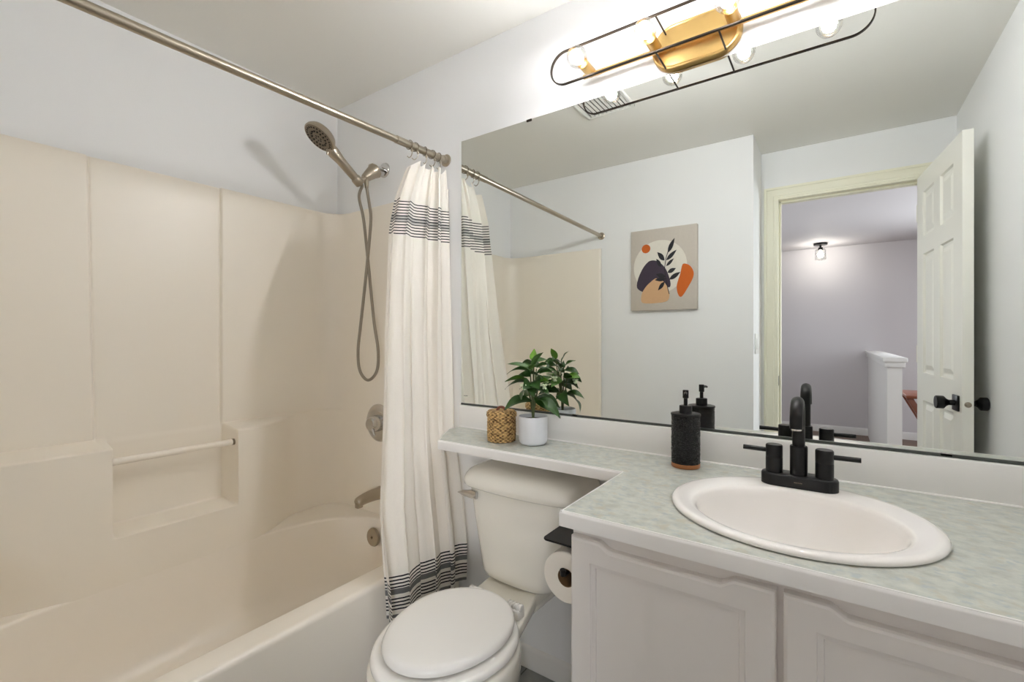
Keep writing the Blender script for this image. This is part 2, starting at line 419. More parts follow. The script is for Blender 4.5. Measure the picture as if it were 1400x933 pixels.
# door leaf, open against the right wall
LEAF_W, LEAF_T, LEAF_H = .66, .035, 2.03
dr = bpy.data.objects.new('door_1', None); COL.objects.link(dr); dr['kind'] = 'structure'
dr.location = (.362, -.452, FZ + .012)
HZ = Vector(dr.location)
def build_leaf():
    bm = bmesh.new()
    T = LEAF_T
    cols = [(.105, .285), (.375, .555)]; rows = [(.2, .86), (1.0, 1.61), (1.70, 1.93)]
    # local: x thickness 0..T (0 = room side), y width 0..W, z
    ys = [0, .105, .285, .375, .555, LEAF_W]; zs = [0, .2, .86, 1.0, 1.61, 1.70, 1.93, LEAF_H]
    for xs, sgn in ((0, 1), (T, -1)):
        for i in range(5):
            for j in range(7):
                y0, y1, z0, z1 = ys[i], ys[i + 1], zs[j], zs[j + 1]
                if i in (1, 3) and j in (1, 3, 5):
                    R = lambda ins, d: [(xs + sgn * d, y0 + ins, z0 + ins), (xs + sgn * d, y1 - ins, z0 + ins), (xs + sgn * d, y1 - ins, z1 - ins), (xs + sgn * d, y0 + ins, z1 - ins)]
                    loft(bm, [R(0, 0), R(.005, .009), R(.014, .011), R(.020, .0105), R(.042, .003)], True, False, True)
                else: bm.faces.new([bm.verts.new(p) for p in ((xs, y0, z0), (xs, y1, z0), (xs, y1, z1), (xs, y0, z1))])
    for a in (0, LEAF_W): bm.faces.new([bm.verts.new(p) for p in ((0, a, 0), (T, a, 0), (T, a, LEAF_H), (0, a, LEAF_H))])
    for a in (0, LEAF_H): bm.faces.new([bm.verts.new(p) for p in ((0, 0, a), (T, 0, a), (T, LEAF_W, a), (0, LEAF_W, a))])
    bmesh.ops.remove_doubles(bm, verts=bm.verts, dist=1e-5); bmesh.ops.recalc_face_normals(bm, faces=bm.faces)
    bm.transform(Matrix.Translation(HZ))
    return bm
obj('leaf', build_leaf(), M['door'], dr, sharp=12)
kz = .906; ky = HZ.y + LEAF_W - .062
def knob(s, L, parent):
    x = HZ.x if s < 0 else HZ.x + LEAF_T
    bm = bmesh.new(); lathe(bm, [(.012, .006), (.012, .012), (.0115, .026 * L), (.016, .034 * L), (.026, .042 * L), (.0275, .045 * L), (.0275, .066 * L), (.0255, .069 * L)], (x, ky, kz), (s, 0, 0), 28)
    o = obj('door_knob', bm, M['black'], parent, sharp=30)
    obj('rosette', BX(x + min(0, s * .008), x + max(0, s * .008), ky - .033, ky + .033, kz - .033, kz + .033, bev=.002), M['black'], o)
knob(-1, 1.0, dr); knob(1, .86, dr)
bm = bmesh.new(); lathe(bm, [(.0115, 0), (.0115, .0015), (.006, .003), (.006, .008)], (HZ.x + LEAF_T / 2, HZ.y + LEAF_W, kz), (0, 1, 0), 20)
obj('latch', bm, M['nickel'], dr)
for hz in (.25, 1.05, 1.8):
    bm = bmesh.new(); lathe(bm, [(.0045, 0), (.0045, .09)], (HZ.x + .003, HZ.y - .005, hz), (0, 0, 1), 12); obj('hinge', bm, M['trim'], dr)
dr.rotation_euler = (0, 0, math.radians(-5.8))

# ================================================================ tub and shower unit
tubu = thing('tub_shower_unit', 'almond fiberglass tub and three-wall shower surround with moulded shelves and towel bar', 'bathtub', (-1.65, .645, FZ))
def sst(a, b, t):
    t = max(0, min(1, (t - a) / (b - a))); return t * t * (3 - 2 * t)
XB, YF, YN, XE = -2.044, 1.388, -.098, -1.300
ZT = 1.79
def surround():
    bm = bmesh.new()
    PR = .116
    def d_back(y, z):
        na = .40 - .30 * sst(.37, .80, z)
        pr = PR * (1 - sst(.95, 1.2, y)) * sst(na - .35, na, y)
        zsh = .828
        S = 1 - sst(zsh - .014, zsh + .008, z)
        ny = sst(.488, .502, y) * (1 - sst(.862, .876, y)); nz = sst(.520, .537, z)
        d = pr * S * (1 - ny * nz * .985)
        # shallow centre panel between the two vertical seams
        tilt = (1.79 - z) * .018
        mid = sst(.452 + tilt - .004, .452 + tilt + .004, y) * (1 - sst(.855, .863, y))
        g = math.exp(-((y - .452 - tilt) / .004) ** 2) + math.exp(-((y - .859) / .004) ** 2)
        up = sst(zsh - .01, zsh + .02, z)
        d += up * (.010 * (1 - mid) - .006 * g)
        return d
    # plan path
    path = []       # (kind, param)
    RC = .11
    nx = 14
    ys = [YN + RC + (YF - YN - 2 * RC) * i / 60 for i in range(61)]
    for c in (.452, .459, .466, .488, .502, .859, .862, .876):
        for k in range(-5, 6): ys.append(c + k * .0022)
    ys = sorted(set(round(y, 4) for y in ys if YN + RC <= y <= YF - RC))
    zs = [.30, .33] + [.36 + i * .04 for i in range(37)]
    zs += [.512 + i * .003 for i in range(12)] + [.800 + i * .003 for i in range(14)] + [ZT - .012, ZT - .006, ZT - .002, ZT]
    zs = sorted(set(round(z, 4) for z in zs if z <= ZT))
    loops = []
    for z in zs:
        L = []
        lip = 0
        tq = max(0, (z - (ZT - .012)) / .012); lip = .012 * (1 - math.sqrt(max(0, 1 - tq * tq)))
        # near wall: from front edge in
        L.append((XE, YN - .018, z)); 
        for k in range(5):
            t = pi / 2 * k / 4; L.append((XE - .010 + .010 * cos(t) , YN - .010 - lip + .010 * sin(t), z))
        for i in range(1, nx): L.append((XE - .012 + (XB + RC - XE + .012) * i / nx, YN - lip, z))
        for k in range(9):
            t = pi / 2 * k / 8; L.append((XB + RC - RC * sin(t) - lip, YN + RC - RC * cos(t) - lip, z))
        for y in ys: L.append((XB + d_back(y, z) - lip, y, z))
        for k in range(9):
            t = pi / 2 * k / 8; L.append((XB + RC - RC * cos(t) + d_back(YF, z) - lip, YF - RC + RC * sin(t) + lip, z))
        for i in range(1, nx): L.append((XB + RC + (XE - .012 - XB - RC) * i / nx, YF + lip, z))
        for k in range(5):
            t = pi / 2 * (1 - k / 4); L.append((XE - .010 + .010 * cos(t), YF + .010 + lip - .010 * (1 - (1 - sin(t))) , z))
        L.append((XE, YF + .018, z))
        loops.append(L)
    last = loops[-1]
    loops.append([(min(max(x, XB - .02), XE) if False else max(x + (-.015 if x < XB + .09 else 0), XL + .0004), max(YA + .0004, min(YM - .0004, y + (-.015 if y < YN + .06 else (.015 if y > YF - .06 else 0)))), z) for x, y, z in last])
    loops = [[(x, max(YA + .0006, min(YM - .0006, y)), z) for x, y, z in L] for L in loops]
    loft(bm, loops, False)
    bmesh.ops.recalc_face_normals(bm, faces=bm.faces)
    return bm
obj('surround', surround(), M['surround'], tubu, sharp=60)
RZ = .37
def tub():
    bm = bmesh.new()
    n = 24
    def ring(x0, x1, y0, y1, z, rb, rf, rn):
        # corners: front-far, back-far, back-near, front-near  (rx, ry)
        out = []
        for (cx, sx, cy, sy, rx, ry, t0) in ((x1, -1, y1, -1, rf, rf, 0), (x0, 1, y1, -1, rb[0], rb[1], pi / 2), (x0, 1, y0, 1, rn[0], rn[1], pi), (x1, -1, y0, 1, rf, rf, 1.5 * pi)):
            for k in range(n):
                t = t0 + pi / 2 * k / (n - 1)
                out.append((cx + sx * rx + rx * cos(t), cy + sy * ry + ry * sin(t), z))
        return out
    O = lambda i, z: ring(-2.055 + i, -1.234 - i, -.112 + i, 1.402 - i, z, (.01, .01), .01, (.01, .01))
    X0, X1, Y0, Y1 = -1.9275, -1.325, -.045, 1.347   # the back wall of the well runs flush into the moulded lower panel
    def I(i, z, k=1):
        q = 1 - 2.2 * max(0, i)
        return ring(X0 + i * .8, X1 - i, Y0 + i * 1.8, Y1 - i, z, (.26 * q, .42 * q), .10 * q, (.26 * q, .44 * q))
    R = .018
    loops = [O(0.0, FZ + .002), O(0, .05), O(0, RZ - R)]
    for k in range(1, 6):
        t = pi / 2 * k / 5; loops.append(O(R * (1 - cos(t)), RZ - R + R * sin(t)))
    r2 = .010
    for k in range(6):
        t = pi / 2 * k / 5; loops.append(I(-r2 + r2 * sin(t), RZ - r2 + r2 * cos(t)))
    loops += [I(.0035, .29), I(.014, .18), I(.035, .11), I(.06, .075), I(.10, .055), I(.15, .05)]
    loft(bm, loops, True, False, True)
    bmesh.ops.recalc_face_normals(bm, faces=bm.faces)
    return bm
obj('tub', tub(), M['tub'], tubu, sharp=60)
bm = bmesh.new(); tube(bm, [(-1.952, .49, .768), (-1.952, .872, .768)], .0115, 20)
tb = obj('towel_bar', bm, M['surround'], tubu)
bm = bmesh.new(); lathe(bm, [(.0125, 0), (.0125, .008)], (-1.952, .862, .768), (0, 1, 0), 20); obj('bar_ferrule', bm, M['nickeld'], tb)

# valve, spout, overflow
v = thing('shower_valve', 'round chrome shower valve plate on the surround, half behind the curtain', 'shower valve', (-1.712, YF, .79))
bm = bmesh.new(); lathe(bm, [(.086, .0006), (.086, .003), (.080, .008), (.055, .012), (.05, .012)], (-1.712, YF - .0, .79), (0, -1, 0), 48); obj('escutcheon', bm, M['chrome'], v)
bm = bmesh.new(); lathe(bm, [(.038, .012), (.036, .03), (.030, .05), (.026, .055)], (-1.712, YF, .79), (0, -1, 0), 32); hd = obj('handle', bm, M['chrome'], v)
bm = bmesh.new(); tube(bm, [(-1.712, YF - .046, .79), (-1.690, YF - .052, .760), (-1.678, YF - .054, .742)], [.009, .007, .006], 12); obj('lever', bm, M['chrome'], hd)
s = thing('tub_spout', 'brushed nickel tub spout above the overflow plate', 'tub spout', (-1.70, YF, .47))
bm = bmesh.new(); tube(bm, catmull([(-1.70, YF - .002, .472), (-1.70, YF - .05, .473), (-1.70, YF - .10, .468), (-1.70, YF - .130, .460)], 5), [.028, .028, .0275, .027, .0265, .026, .0255, .025, .0245, .024, .0235, .023, .0225, .022, .020, .017], 20)
box(bm, -1.712, -1.688, YF - .133, YF - .105, .438, .462, bev=.004); obj('spout_body', bm, M['nickel'], s)
bm = bmesh.new(); lathe(bm, [(.031, .001), (.031, .006), (.027, .012)], (-1.70, YF, .472), (0, -1, 0), 28); obj('spout_collar', bm, M['nickel'], s)
bm = bmesh.new(); lathe(bm, [(.040, -.002), (.040, .003), (.037, .008), (.010, .010), (.008, .008)], (-1.672, 1.325, .298), (0, -1, .06), 40)
ov = obj('overflow_plate', bm, M['nickel']); center_origin(ov, (-1.672, 1.33, .298)); tag(ov, 'round nickel overflow plate on the tub end wall', 'overflow plate')
bm = bmesh.new(); lathe(bm, [(.005, 0), (.005, .003)], (-1.672, 1.3145, .299), (0, -1, .06), 12); obj('screw', bm, M['nickeld'], ov)

# shower head assembly
sh = thing('handheld_shower', 'brushed nickel handheld shower head in its bracket on the wall arm', 'shower head', (-1.70, YM, 1.952))
bm = bmesh.new(); lathe(bm, [(.034, 0), (.034, .003), (.030, .009), (.012, .012)], (-1.70, YM, 1.952), (0, -1, 0), 36); obj('wall_flange', bm, M['chrome'], sh)
AX = -1.70
bm = bmesh.new(); tube(bm, catmull([(AX, YM, 1.952), (AX, YM - .025, 1.952), (AX, YM - .045, 1.944), (AX, YM - .064, 1.927)], 5), .0095, 14); obj('arm', bm, M['chrome'], sh)
p0 = Vector((AX, YM - .052, 1.938)); p1 = Vector((AX, YM - .118, 1.878))
dv = (p1 - p0).normalized()
bm = bmesh.new(); lathe(bm, [(.012, 0), (.031, .002), (.033, .008), (.032, .014), (.030, .018), (.023, .055), (.018, .078), (.015, .082)], p0, dv, 32); br = obj('diverter_cone', bm, M['nickel'], sh)
bm = bmesh.new(); lathe(bm, [(.034, .004), (.0355, .008), (.034, .012)], p0, dv, 10); obj('grip_ring', bm, M['nickel'], br)
bm = bmesh.new(); tube(bm, [p0 + dv * .068, p0 + dv * .068 + Vector((.006, -.004, -.03)), p0 + dv * .068 + Vector((.012, -.008, -.05))], [.0115, .0105, .0085], 14); obj('hose_outlet', bm, M['nickel'], br)
hb = Vector((AX - .004, 1.278, 1.855))                # bottom of the handle
ht = Vector((AX - .004, 1.115, 1.972))
bm = bmesh.new(); lathe(bm, [(.020, -.014), (.0215, -.01), (.0215, .016), (.020, .02)], hb + (ht - hb).normalized() * .012, (ht - hb), 24)
tube(bm, [p1 - dv * .01, hb + (ht - hb).normalized() * .012], [.012, .013], 14); obj('bracket', bm, M['nickel'], sh)
hx = (ht - hb).normalized()
fn = Vector((-.12, -.58, -.81)); fn = (fn - hx * fn.dot(hx)).normalized()      # spray face normal
hc = hb + hx * .236
bm = bmesh.new()
tube(bm, [hb, hb + hx * .06, hb + hx * .12, hb + hx * .16, hb + hx * .185 + fn * -.004], [.0165, .0185, .0195, .025, .021], 20)
lathe(bm, [(.016, -.030), (.040, -.027), (.057, -.018), (.0655, -.004), (.0665, .006), (.064, .009)], hc, fn, 44)
hd = obj('shower_handset', bm, M['nickel'], sh)
bm = bmesh.new(); lathe(bm, [(.062, .0088), (.061, .0105), (.040, .0115), (.038, .0095), (.025, .0095), (.023, .012), (.004, .012)], hc, fn, 44); fp = obj('spray_face', bm, M['nickeld'], hd)
bm = bmesh.new(); _, fa, fb = frame(fn)
for ring_r, cnt in ((.051, 24), (.032, 14), (.012, 6)):
    for i in range(cnt):
        t = 2 * pi * i / cnt + ring_r * 50; lathe(bm, [(.0036, 0), (.0036, .003), (.0018, .004)], hc + fn * .0095 + (fa * cos(t) + fb * sin(t)) * ring_r, fn, 8)
obj('nozzles', bm, M['rubber'], fp)
side = hx.cross(fn).normalized()
q = hc - hx * .058 + fn * .009
bm = bmesh.new(); tube(bm, [q, q + fn * .012, q + fn * .020 + hx * -.004], [.006, .005, .004], 10); obj('mode_lever', bm, M['nickel'], hd)
def onplane(u, v, y):
    a = (u - 700) / 631.4; c, s_ = cos(math.radians(34.93)), sin(math.radians(34.93))
    t = y / (a * s_ + c); return ((a * c - s_) * t, y, 1.177 - (v - 463) / 631.4 * t)
hp = [hb, hb - hx * .012]
for u_, v_, y_ in ((491, 270, 1.285), (497, 300, 1.29), (503, 355, 1.30), (511, 437, 1.31), (517, 480, 1.31), (515, 508, 1.305), (503, 520, 1.30), (492, 507, 1.295), (489.5, 480, 1.292), (493, 445, 1.288), (499, 390, 1.285), (504, 340, 1.28), (507, 300, 1.278), (505, 280, 1.29)):
    hp.append(onplane(u_, v_, y_))
hp.append(p0 + dv * .068 + Vector((.012, -.008, -.05)))
bm = bmesh.new(); tube(bm, catmull(hp, 8), .0066, 12); obj('hose', bm, M['hose'], sh)

# ================================================================ rod, curtain, hooks
R0, R1 = Vector((-1.315, YM, 1.912)), Vector((-1.302, YA, 1.874))
rd = thing('shower_curtain_rod', 'brushed nickel shower curtain rod spanning the tub wall to wall', 'curtain rod', R0)
def on_rod(y): return R0 + (R1 - R0) * ((YM - y) / (YM - YA))
bm = bmesh.new(); tube(bm, [on_rod(1.14), R1], .0122, 24); obj('thin_tube', bm, M['nickel'], rd)
bm = bmesh.new(); tube(bm, [R0, on_rod(1.14)], .0142, 24); obj('outer_tube', bm, M['nickel'], rd)
for P, d in ((R0, (0, -1, 0)), (R1, (0, 1, 0))):
    bm = bmesh.new(); lathe(bm, [(.025, 0), (.025, .004), (.022, .006), (.0165, .008), (.016, .024)], P, d, 32); obj('end_flange', bm, M['nickel'], rd)
def interp(tab, z):
    for (a, va), (b, vb) in zip(tab, tab[1:]):
        if b <= z <= a: 
            t = (a - z) / (a - b); return va + (vb - va) * t
    return tab[0][1] if z > tab[0][0] else tab[-1][1]
Y0T = [(1.86, 1.215), (1.80, 1.185), (1.70, 1.145), (1.57, 1.115), (1.2, 1.075), (.83, 1.03), (.6, .985), (.40, .985), (.25, .995)]
Y1T = [(1.86, 1.385), (1.66, 1.385), (.9, 1.38), (.6, 1.372), (.25, 1.362)]
XCT = [(1.86, -1.312), (1.6, -1.325), (1.2, -1.308), (.83, -1.270), (.6, -1.228), (.37, -1.194), (.25, -1.192)]
X1T = [(1.86, -1.302), (1.66, -1.283), (1.2, -1.268), (.83, -1.252), (.70, -1.225), (.55, -1.200), (.37, -1.178), (.25, -1.178)]
AT = [(1.86, .014), (1.7, .022), (1.2, .026), (.85, .022), (.6, .022), (.40, .026), (.25, .026)]
def curtain():
    bm = bmesh.new(); uvl = bm.loops.layers.uv.new('UVMap')
    NU, NZ = 230, 110; zt, zb = 1.862, .245
    grid = []; vz = []
    for j in range(NZ + 1):
        f = j / NZ; row = []; zr = []
        for i in range(NU + 1):
            u = i / NU
            z0 = zt + (zb - zt) * f
            ph = 2 * pi * (3.9 * u + .16 * sin(2 * pi * 1.3 * u + .6) + .05 * sin(4 * z0 + 5 * u)) + 1.2
            top = max(0, 1 - (zt - z0) / .12)
            z = z0 - top * .022 * (1 - cos(2 * pi * u * 5.0)) * .5 - top * .045 * max(0, .16 - u) / .16
            y0, y1 = interp(Y0T, z), interp(Y1T, z)
            xc = interp(XCT, z) * (1 - u) + interp(X1T, z) * u
            A = interp(AT, z) * (.85 + .40 * sin(7 * u + 1.7))
            if u > .75: A *= 1 - .6 * (u - .75) / .25
            sh_ = sin(ph); sh_ = math.copysign(abs(sh_) ** .8, sh_)
            x = xc + A * sh_ + .003 * sin(3.1 * ph + 4 * z0)
            y = y0 + (y1 - y0) * u + .85 * A * sin(2 * ph + .4) * (1 - abs(2 * u - 1) ** 4)
            if z > .70:
                lim = -1.122 - .71 * (y - 1.1645) if y < 1.235 else -1.172 - .59 * (y - 1.235)
                lim = max(lim, -1.232) - .010 + 1.2 * max(0, z - .86) + 1.2 * max(0, .76 - z)
                x = min(x, lim)
            if z < .40: x = max(x, -1.226)
            elif z < .52: x = max(x, -1.226 - (z - .40) * .5)
            row.append(bm.verts.new((x, y, z))); zr.append(z0 - zb)
        grid.append(row); vz.append(zr)
    for j in range(NZ):
        for i in range(NU):
            f = bm.faces.new((grid[j][i], grid[j][i + 1], grid[j + 1][i + 1], grid[j + 1][i]))
            for lp, (a, b) in zip(f.loops, ((j, i), (j, i + 1), (j + 1, i + 1), (j + 1, i))):
                lp[uvl].uv = (b / NU, vz[a][b])
    bmesh.ops.recalc_face_normals(bm, faces=bm.faces)
    return bm
cu = obj('shower_curtain', curtain(), M['curtain'], sharp=180)
center_origin(cu, (-1.25, 1.2, .25)); tag(cu, 'off-white linen shower curtain with charcoal stripe bands, drawn open beside the tub', 'shower curtain')
def hook_mesh(c):
    c = Vector(c); bm = bmesh.new()
    tube(bm, [c + Vector((cos(t) * .0175, 0, sin(t) * .0168)) for t in [2 * pi * k / 22 for k in range(22)]], .0015, 8, closed=True)
    return bm
for i, y in enumerate((1.205, 1.232, 1.285, 1.325, 1.362)):
    c = on_rod(y)
    if i == 0:
        h0 = thing('curtain_hook', 'brushed nickel curtain hook on the shower rod', 'curtain hook', c, 'curtain hooks on the shower rod')
        r_ = obj('ring', hook_mesh(c), M['nickeld'], h0)
        bm = bmesh.new(); tube(bm, catmull([c + Vector(p) for p in ((.010, 0, -.014), (.016, 0, -.024), (.010, .002, -.040), (-.002, .002, -.047), (-.012, .001, -.040))], 5), .0017, 8); g_ = obj('hook_wire', bm, M['nickel'], h0)
        bm = bmesh.new(); bmesh.ops.create_uvsphere(bm, u_segments=14, v_segments=8, radius=.005, matrix=Matrix.Translation(c + Vector((.014, 0, -.024)))); b_ = obj('roller_ball', bm, M['nickel'], h0)
        parts0 = [r_, g_, b_]
    else:
        h = h0.copy(); COL.objects.link(h); h.location = c; h.rotation_euler = (0, 0, (.35, -.3, .2, -.15)[i - 1])
        for p in parts0:
            q = p.copy(); COL.objects.link(q); q.parent = h

# ================================================================ mirror
mr = thing('wall_mirror', 'large frameless wall mirror above the backsplash', 'mirror', (-.36, YM, .915))
MX0, MX1, MZ0, MZ1 = -1.2284, .515, .9135, 1.9685
bm = BX(MX0, MX1, YM - .0055, YM - .0005, MZ0, MZ1)
for f in bm.faces: f.material_index = 0 if f.normal.y < -.5 else 1
obj('glass', bm, [M['mirror'], M['mirror_edge']], mr, smooth=False)
bm = bmesh.new()
for i in range(5): box(bm, MX0 + .012 + i * .0042, MX0 + .0152 + i * .0042, YM - .0058, YM - .0054, MZ0 + .034, MZ0 + .036)
obj('etched_mark', bm, M['mirror_edge'], mr)
obj('bottom_channel', BX(MX0, MX1, YM - .0085, YM - .0008, MZ0 - .0015, MZ0 + .0055), M['mirror_edge'], mr)
for x, z, nm in ((-.905, MZ1, 1), (-.905 + 1.1, MZ1, 1), (.205, MZ0, -1), (-.72, MZ0, -1)):
    bm = BX(x - .011, x + .011, YM - .0085, YM - .001, z - (.007 if nm > 0 else .001), z + (.001 if nm > 0 else .007), bev=.0015)
    obj('clip', bm, M['bronze'] if nm > 0 else M['chrome'], mr)

# ================================================================ vanity
CT = .8253
va = thing('vanity_cabinet', 'light grey painted vanity cabinet with recessed-panel doors below the sink', 'vanity', (.03, 1.13, FZ))
bm = bmesh.new(); VX0, VX1, VF = -.446, .517, .862
box(bm, VX0, VX1, VF, YM - .002, .09, CT - .031)
box(bm, VX0 + .0, VX1, VF + .06, YM - .002, FZ, .09)
obj('carcass', bm, M['cab'], va, smooth=False)
def vdoor(x0, x1):
    z0, z1, y0, y1 = .115, .774, .842, VF - .0005
    fr = .044; nt = .013
    bm = bmesh.new()
    xa, xb = x0 + .070, x1 - .070
    def nn(x):   # notch profile along the top edge
        return z1 - nt * sst(xa - .012, xa + .016, x) * (1 - sst(xb - .016, xb + .012, x))
    top = [(x1 - (x1 - x0) * i / 90, nn(x1 - (x1 - x0) * i / 90)) for i in range(91)]
    # front frame as four prisms: the top rail keeps the finger notch
    def railtop():
        pts = [(x0, z1 - fr - nt * 0)] + [(x1, z1 - fr)] + top
        prism(bm, pts, 'y', y0, y1, bev=0)
    pts = [(x0, z0), (x1, z0)] + top
    # back board with the outline, front frame ring bevelled
    outer = pts
    def ring(ins, y, notch=True):
        o = []
        for (x, z) in outer:
            xx = min(max(x, x0 + ins), x1 - ins)
            zz = max(z, z0 + ins); zz = min(zz, (nn(x) if abs(z - z0) > 1e-6 else z0 + ins) - (ins if abs(z - z0) > 1e-6 else 0)) if z > z0 + 1e-6 else z0 + ins
            o.append((xx, y, zz))
        return o
    def hole(ins, y):
        o = []
        N = len(outer)
        o.append((x0 + ins, y, z0 + ins)); o.append((x1 - ins, y, z0 + ins))
        for i in range(91):
            x = x1 - (x1 - x0) * i / 90; o.append((min(max(x, x0 + ins), x1 - ins), y, z1 - ins - .001))
        return o
    loops = [ring(0, y1), ring(0, y0 + .006), ring(.002, y0 + .002), ring(.006, y0), hole(fr, y0), hole(fr + .0015, y0 + .0035), hole(fr + .009, y0 + .0045), hole(fr + .0105, y0 + .009)]
    loft(bm, loops, True, True, True)
    bmesh.ops.remove_doubles(bm, verts=bm.verts, dist=2e-5)
    bmesh.ops.recalc_face_normals(bm, faces=bm.faces)
    return bm
obj('door', vdoor(-.443, -.0765), M['cab'], va, sharp=12)
obj('door', vdoor(-.0665, .300), M['cab'], va, sharp=12)
bm = BX(.312, .505, .842, VF - .0005, .115, .774, bev=.004); obj('filler_panel', bm, M['cab'], va)

ct = thing('countertop', 'L-shaped grey-green mottled laminate countertop running as a shelf over the toilet', 'countertop', (-.2, 1.12, CT - .03))
CF, CX, SY, SX = .8315, -.4585, 1.1645, -1.122
XS = XR - .001
outline = [(SX, SY), (CX, SY), (CX, CF), (XS, CF), (XS, YM - .001), (-1.228, YM - .001), (-1.228, 1.33), (-1.172, 1.235)]
bm = bmesh.new(); prism(bm, outline, 'z', CT - .031, CT)
for f in bm.faces: f.material_index = 0 if f.normal.z > .5 else 1
SINK = (-.068, 1.082)
slab = obj('slab', bm, [M['laminate'], M['edge']], ct, smooth=False)
def edging():
    bm = bmesh.new()
    P = [(-1.228, YM - .004), (-1.228, 1.33), (-1.172, 1.235), (SX, SY), (CX, SY), (CX, CF), (XS, CF)]
    th = .0035
    n = len(P)
    def off(i, d):
        def nrm(a, b):
            e = Vector((b[0] - a[0], b[1] - a[1])).normalized(); return Vector((e.y, -e.x))
        if i == 0: nn_ = -nrm(P[0], P[1]); return None
    for a, b in zip(P, P[1:]):
        e = Vector((b[0] - a[0], b[1] - a[1])); L = e.length; e.normalize(); nr = Vector((e.y, -e.x))
        loops = []
        for s_, q in ((-.0018, a), (L * 0 + .0018, b)):
            B = Vector((q[0], q[1])) + e * s_
            prof = [(-.0005, CT - .0308), (th, CT - .0308), (th, CT - .0055), (th - .0012, CT - .003), (th - .0045, CT + .0006), (-.003, CT + .0006), (-.003, CT - .005)]
            loops.append([(B.x + nr.x * o_, B.y + nr.y * o_, z) for o_, z in prof])
        loft(bm, loops, True, True, True)
    bmesh.ops.recalc_face_normals(bm, faces=bm.faces)
    return bm
obj('edge_band', edging(), M['edge'], ct, sharp=30)
bm = bmesh.new(); box(bm, -1.228, XS, YM - .019, YM - .001, CT + .0005, .911, bev=.0025); obj('backsplash', bm, M['edge'], ct)
bm = bmesh.new(); tube(bm, [(-1.226, YM - .0195, CT + .001), (XS, YM - .0195, CT + .001)], .0028, 8); obj('caulk_bead', bm, M['edge'], ct)

# sink: self-rimming oval basin; its outer rim rests on the countertop
sk = thing('sink_basin', 'white oval drop-in sink set in the grey-green countertop', 'sink', (SINK[0], SINK[1], CT))
def ell(cx, cy, a, b, z, n=96, p=2.0):
    out = []
    for k in range(n):
        t = 2 * pi * k / n; c_, s_ = cos(t), sin(t)
        out.append((cx + a * math.copysign(abs(c_) ** (2 / p), c_), cy + b * math.copysign(abs(s_) ** (2 / p), s_), z))
    return out
def sink():
    bm = bmesh.new(); x, y = SINK; A, B = SA
    yi = y - .026
    L = [ell(x, y, A - .006, B - .006, CT + .0008), ell(x, y, A - .001, B - .001, CT + .002), ell(x, y, A, B, CT + .006), ell(x, y, A - .003, B - .003, CT + .0095), ell(x, y, A - .009, B - .009, CT + .0115), ell(x, y - .001, A - .016, B - .016, CT + .0112), ell(x, y - .001, A - .022, B - .022, CT + .0108)]
    ia, ib = A - .055, B - .060
    L += [ell(x, yi, ia + .010, ib + .010, CT + .0098), ell(x, yi, ia + .004, ib + .004, CT + .0075), ell(x, yi, ia, ib, CT + .002), ell(x, yi, ia - .004, ib - .004, CT - .010), ell(x, yi, ia - .012, ib - .011, CT - .035)]
    L += [ell(x, yi, ia - .03, ib - .026, CT - .07), ell(x, yi, ia - .06, ib - .05, CT - .11), ell(x, yi, ia - .11, ib - .085, CT - .135), ell(x, yi, .03, .03, CT - .143), ell(x, yi, .022, .022, CT - .146)]
    loft(bm, L, True, False, True)
    bmesh.ops.recalc_face_normals(bm, faces=bm.faces); 
    return bm
SA = (.231, .216)
obj('bowl', sink(), M['sink'], sk, sharp=60)
bm = bmesh.new(); lathe(bm, [(.021, 0), (.021, .003), (.016, .005), (.015, .003)], (SINK[0], SINK[1] - .026, CT - .146), (0, 0, 1), 28); obj('drain', bm, M['black'], sk)
# cut the countertop and cabinet top for the basin
bm = bmesh.new()
lo_ = [ell(SINK[0], SINK[1] - .012, SA[0] - .03, SA[1] - .03, z) for z in (CT - .17, CT + .05)]
loft(bm, lo_, True, True, True); bmesh.ops.recalc_face_normals(bm, faces=bm.faces)
me = bpy.data.meshes.new('cut'); bm.to_mesh(me); bm.free(); cut = bpy.data.objects.new('cut', me); COL.objects.link(cut)
dg = None
for o in (slab, [c for c in va.children if c.name.startswith('carcass')][0]):
    md = o.modifiers.new('cut', 'BOOLEAN'); md.object = cut; md.operation = 'DIFFERENCE'; md.solver = 'EXACT'
bpy.context.view_layer.update()
dg = bpy.context.evaluated_depsgraph_get()
for o in (slab, [c for c in va.children if c.name.startswith('carcass')][0]):
    nm = bpy.data.meshes.new_from_object(o.evaluated_get(dg)); o.modifiers.clear(); o.data = nm
bpy.data.objects.remove(cut)

# faucet
FX, FY, FZ0 = -.068, 1.255, CT + .0105
fa_ = thing('sink_faucet', 'matte black two-handle gooseneck faucet on the back of the sink', 'faucet', (FX, FY, FZ0))
bm = bmesh.new(); loft(bm, [[(x, y, z) for x, y in rrect(FX, FY, .0765 - i, .0275 - i, .0275 - i, 10)] for i, z in ((0, FZ0), (0, FZ0 + .022), (.0015, FZ0 + .0255), (.004, FZ0 + .027))], True, True, True); obj('base_plate', bm, M['black'], fa_)
zb = FZ0 + .026
bm = bmesh.new(); lathe(bm, [(.0178, 0), (.0178, .068), (.0165, .0705)], (FX, FY, zb - .003), (0, 0, 1), 32); obj('spout_base', bm, M['black'], fa_)
r = .0128; zc = 1.047 - .0535; R_ = .0405
pts = [(FX, FY, zb + .06), (FX, FY, zb + .09), (FX, FY, zc - .002)] + [(FX, FY - R_ + R_ * cos(t), zc + R_ * sin(t)) for t in [pi * k / 16 for k in range(1, 17)]] + [(FX, FY - 2 * R_, zc - .012)]
sp_r = [r] * len(pts)
bm = bmesh.new(); tube(bm, pts, sp_r, 24); spo = obj('spout', bm, M['black'], fa_)
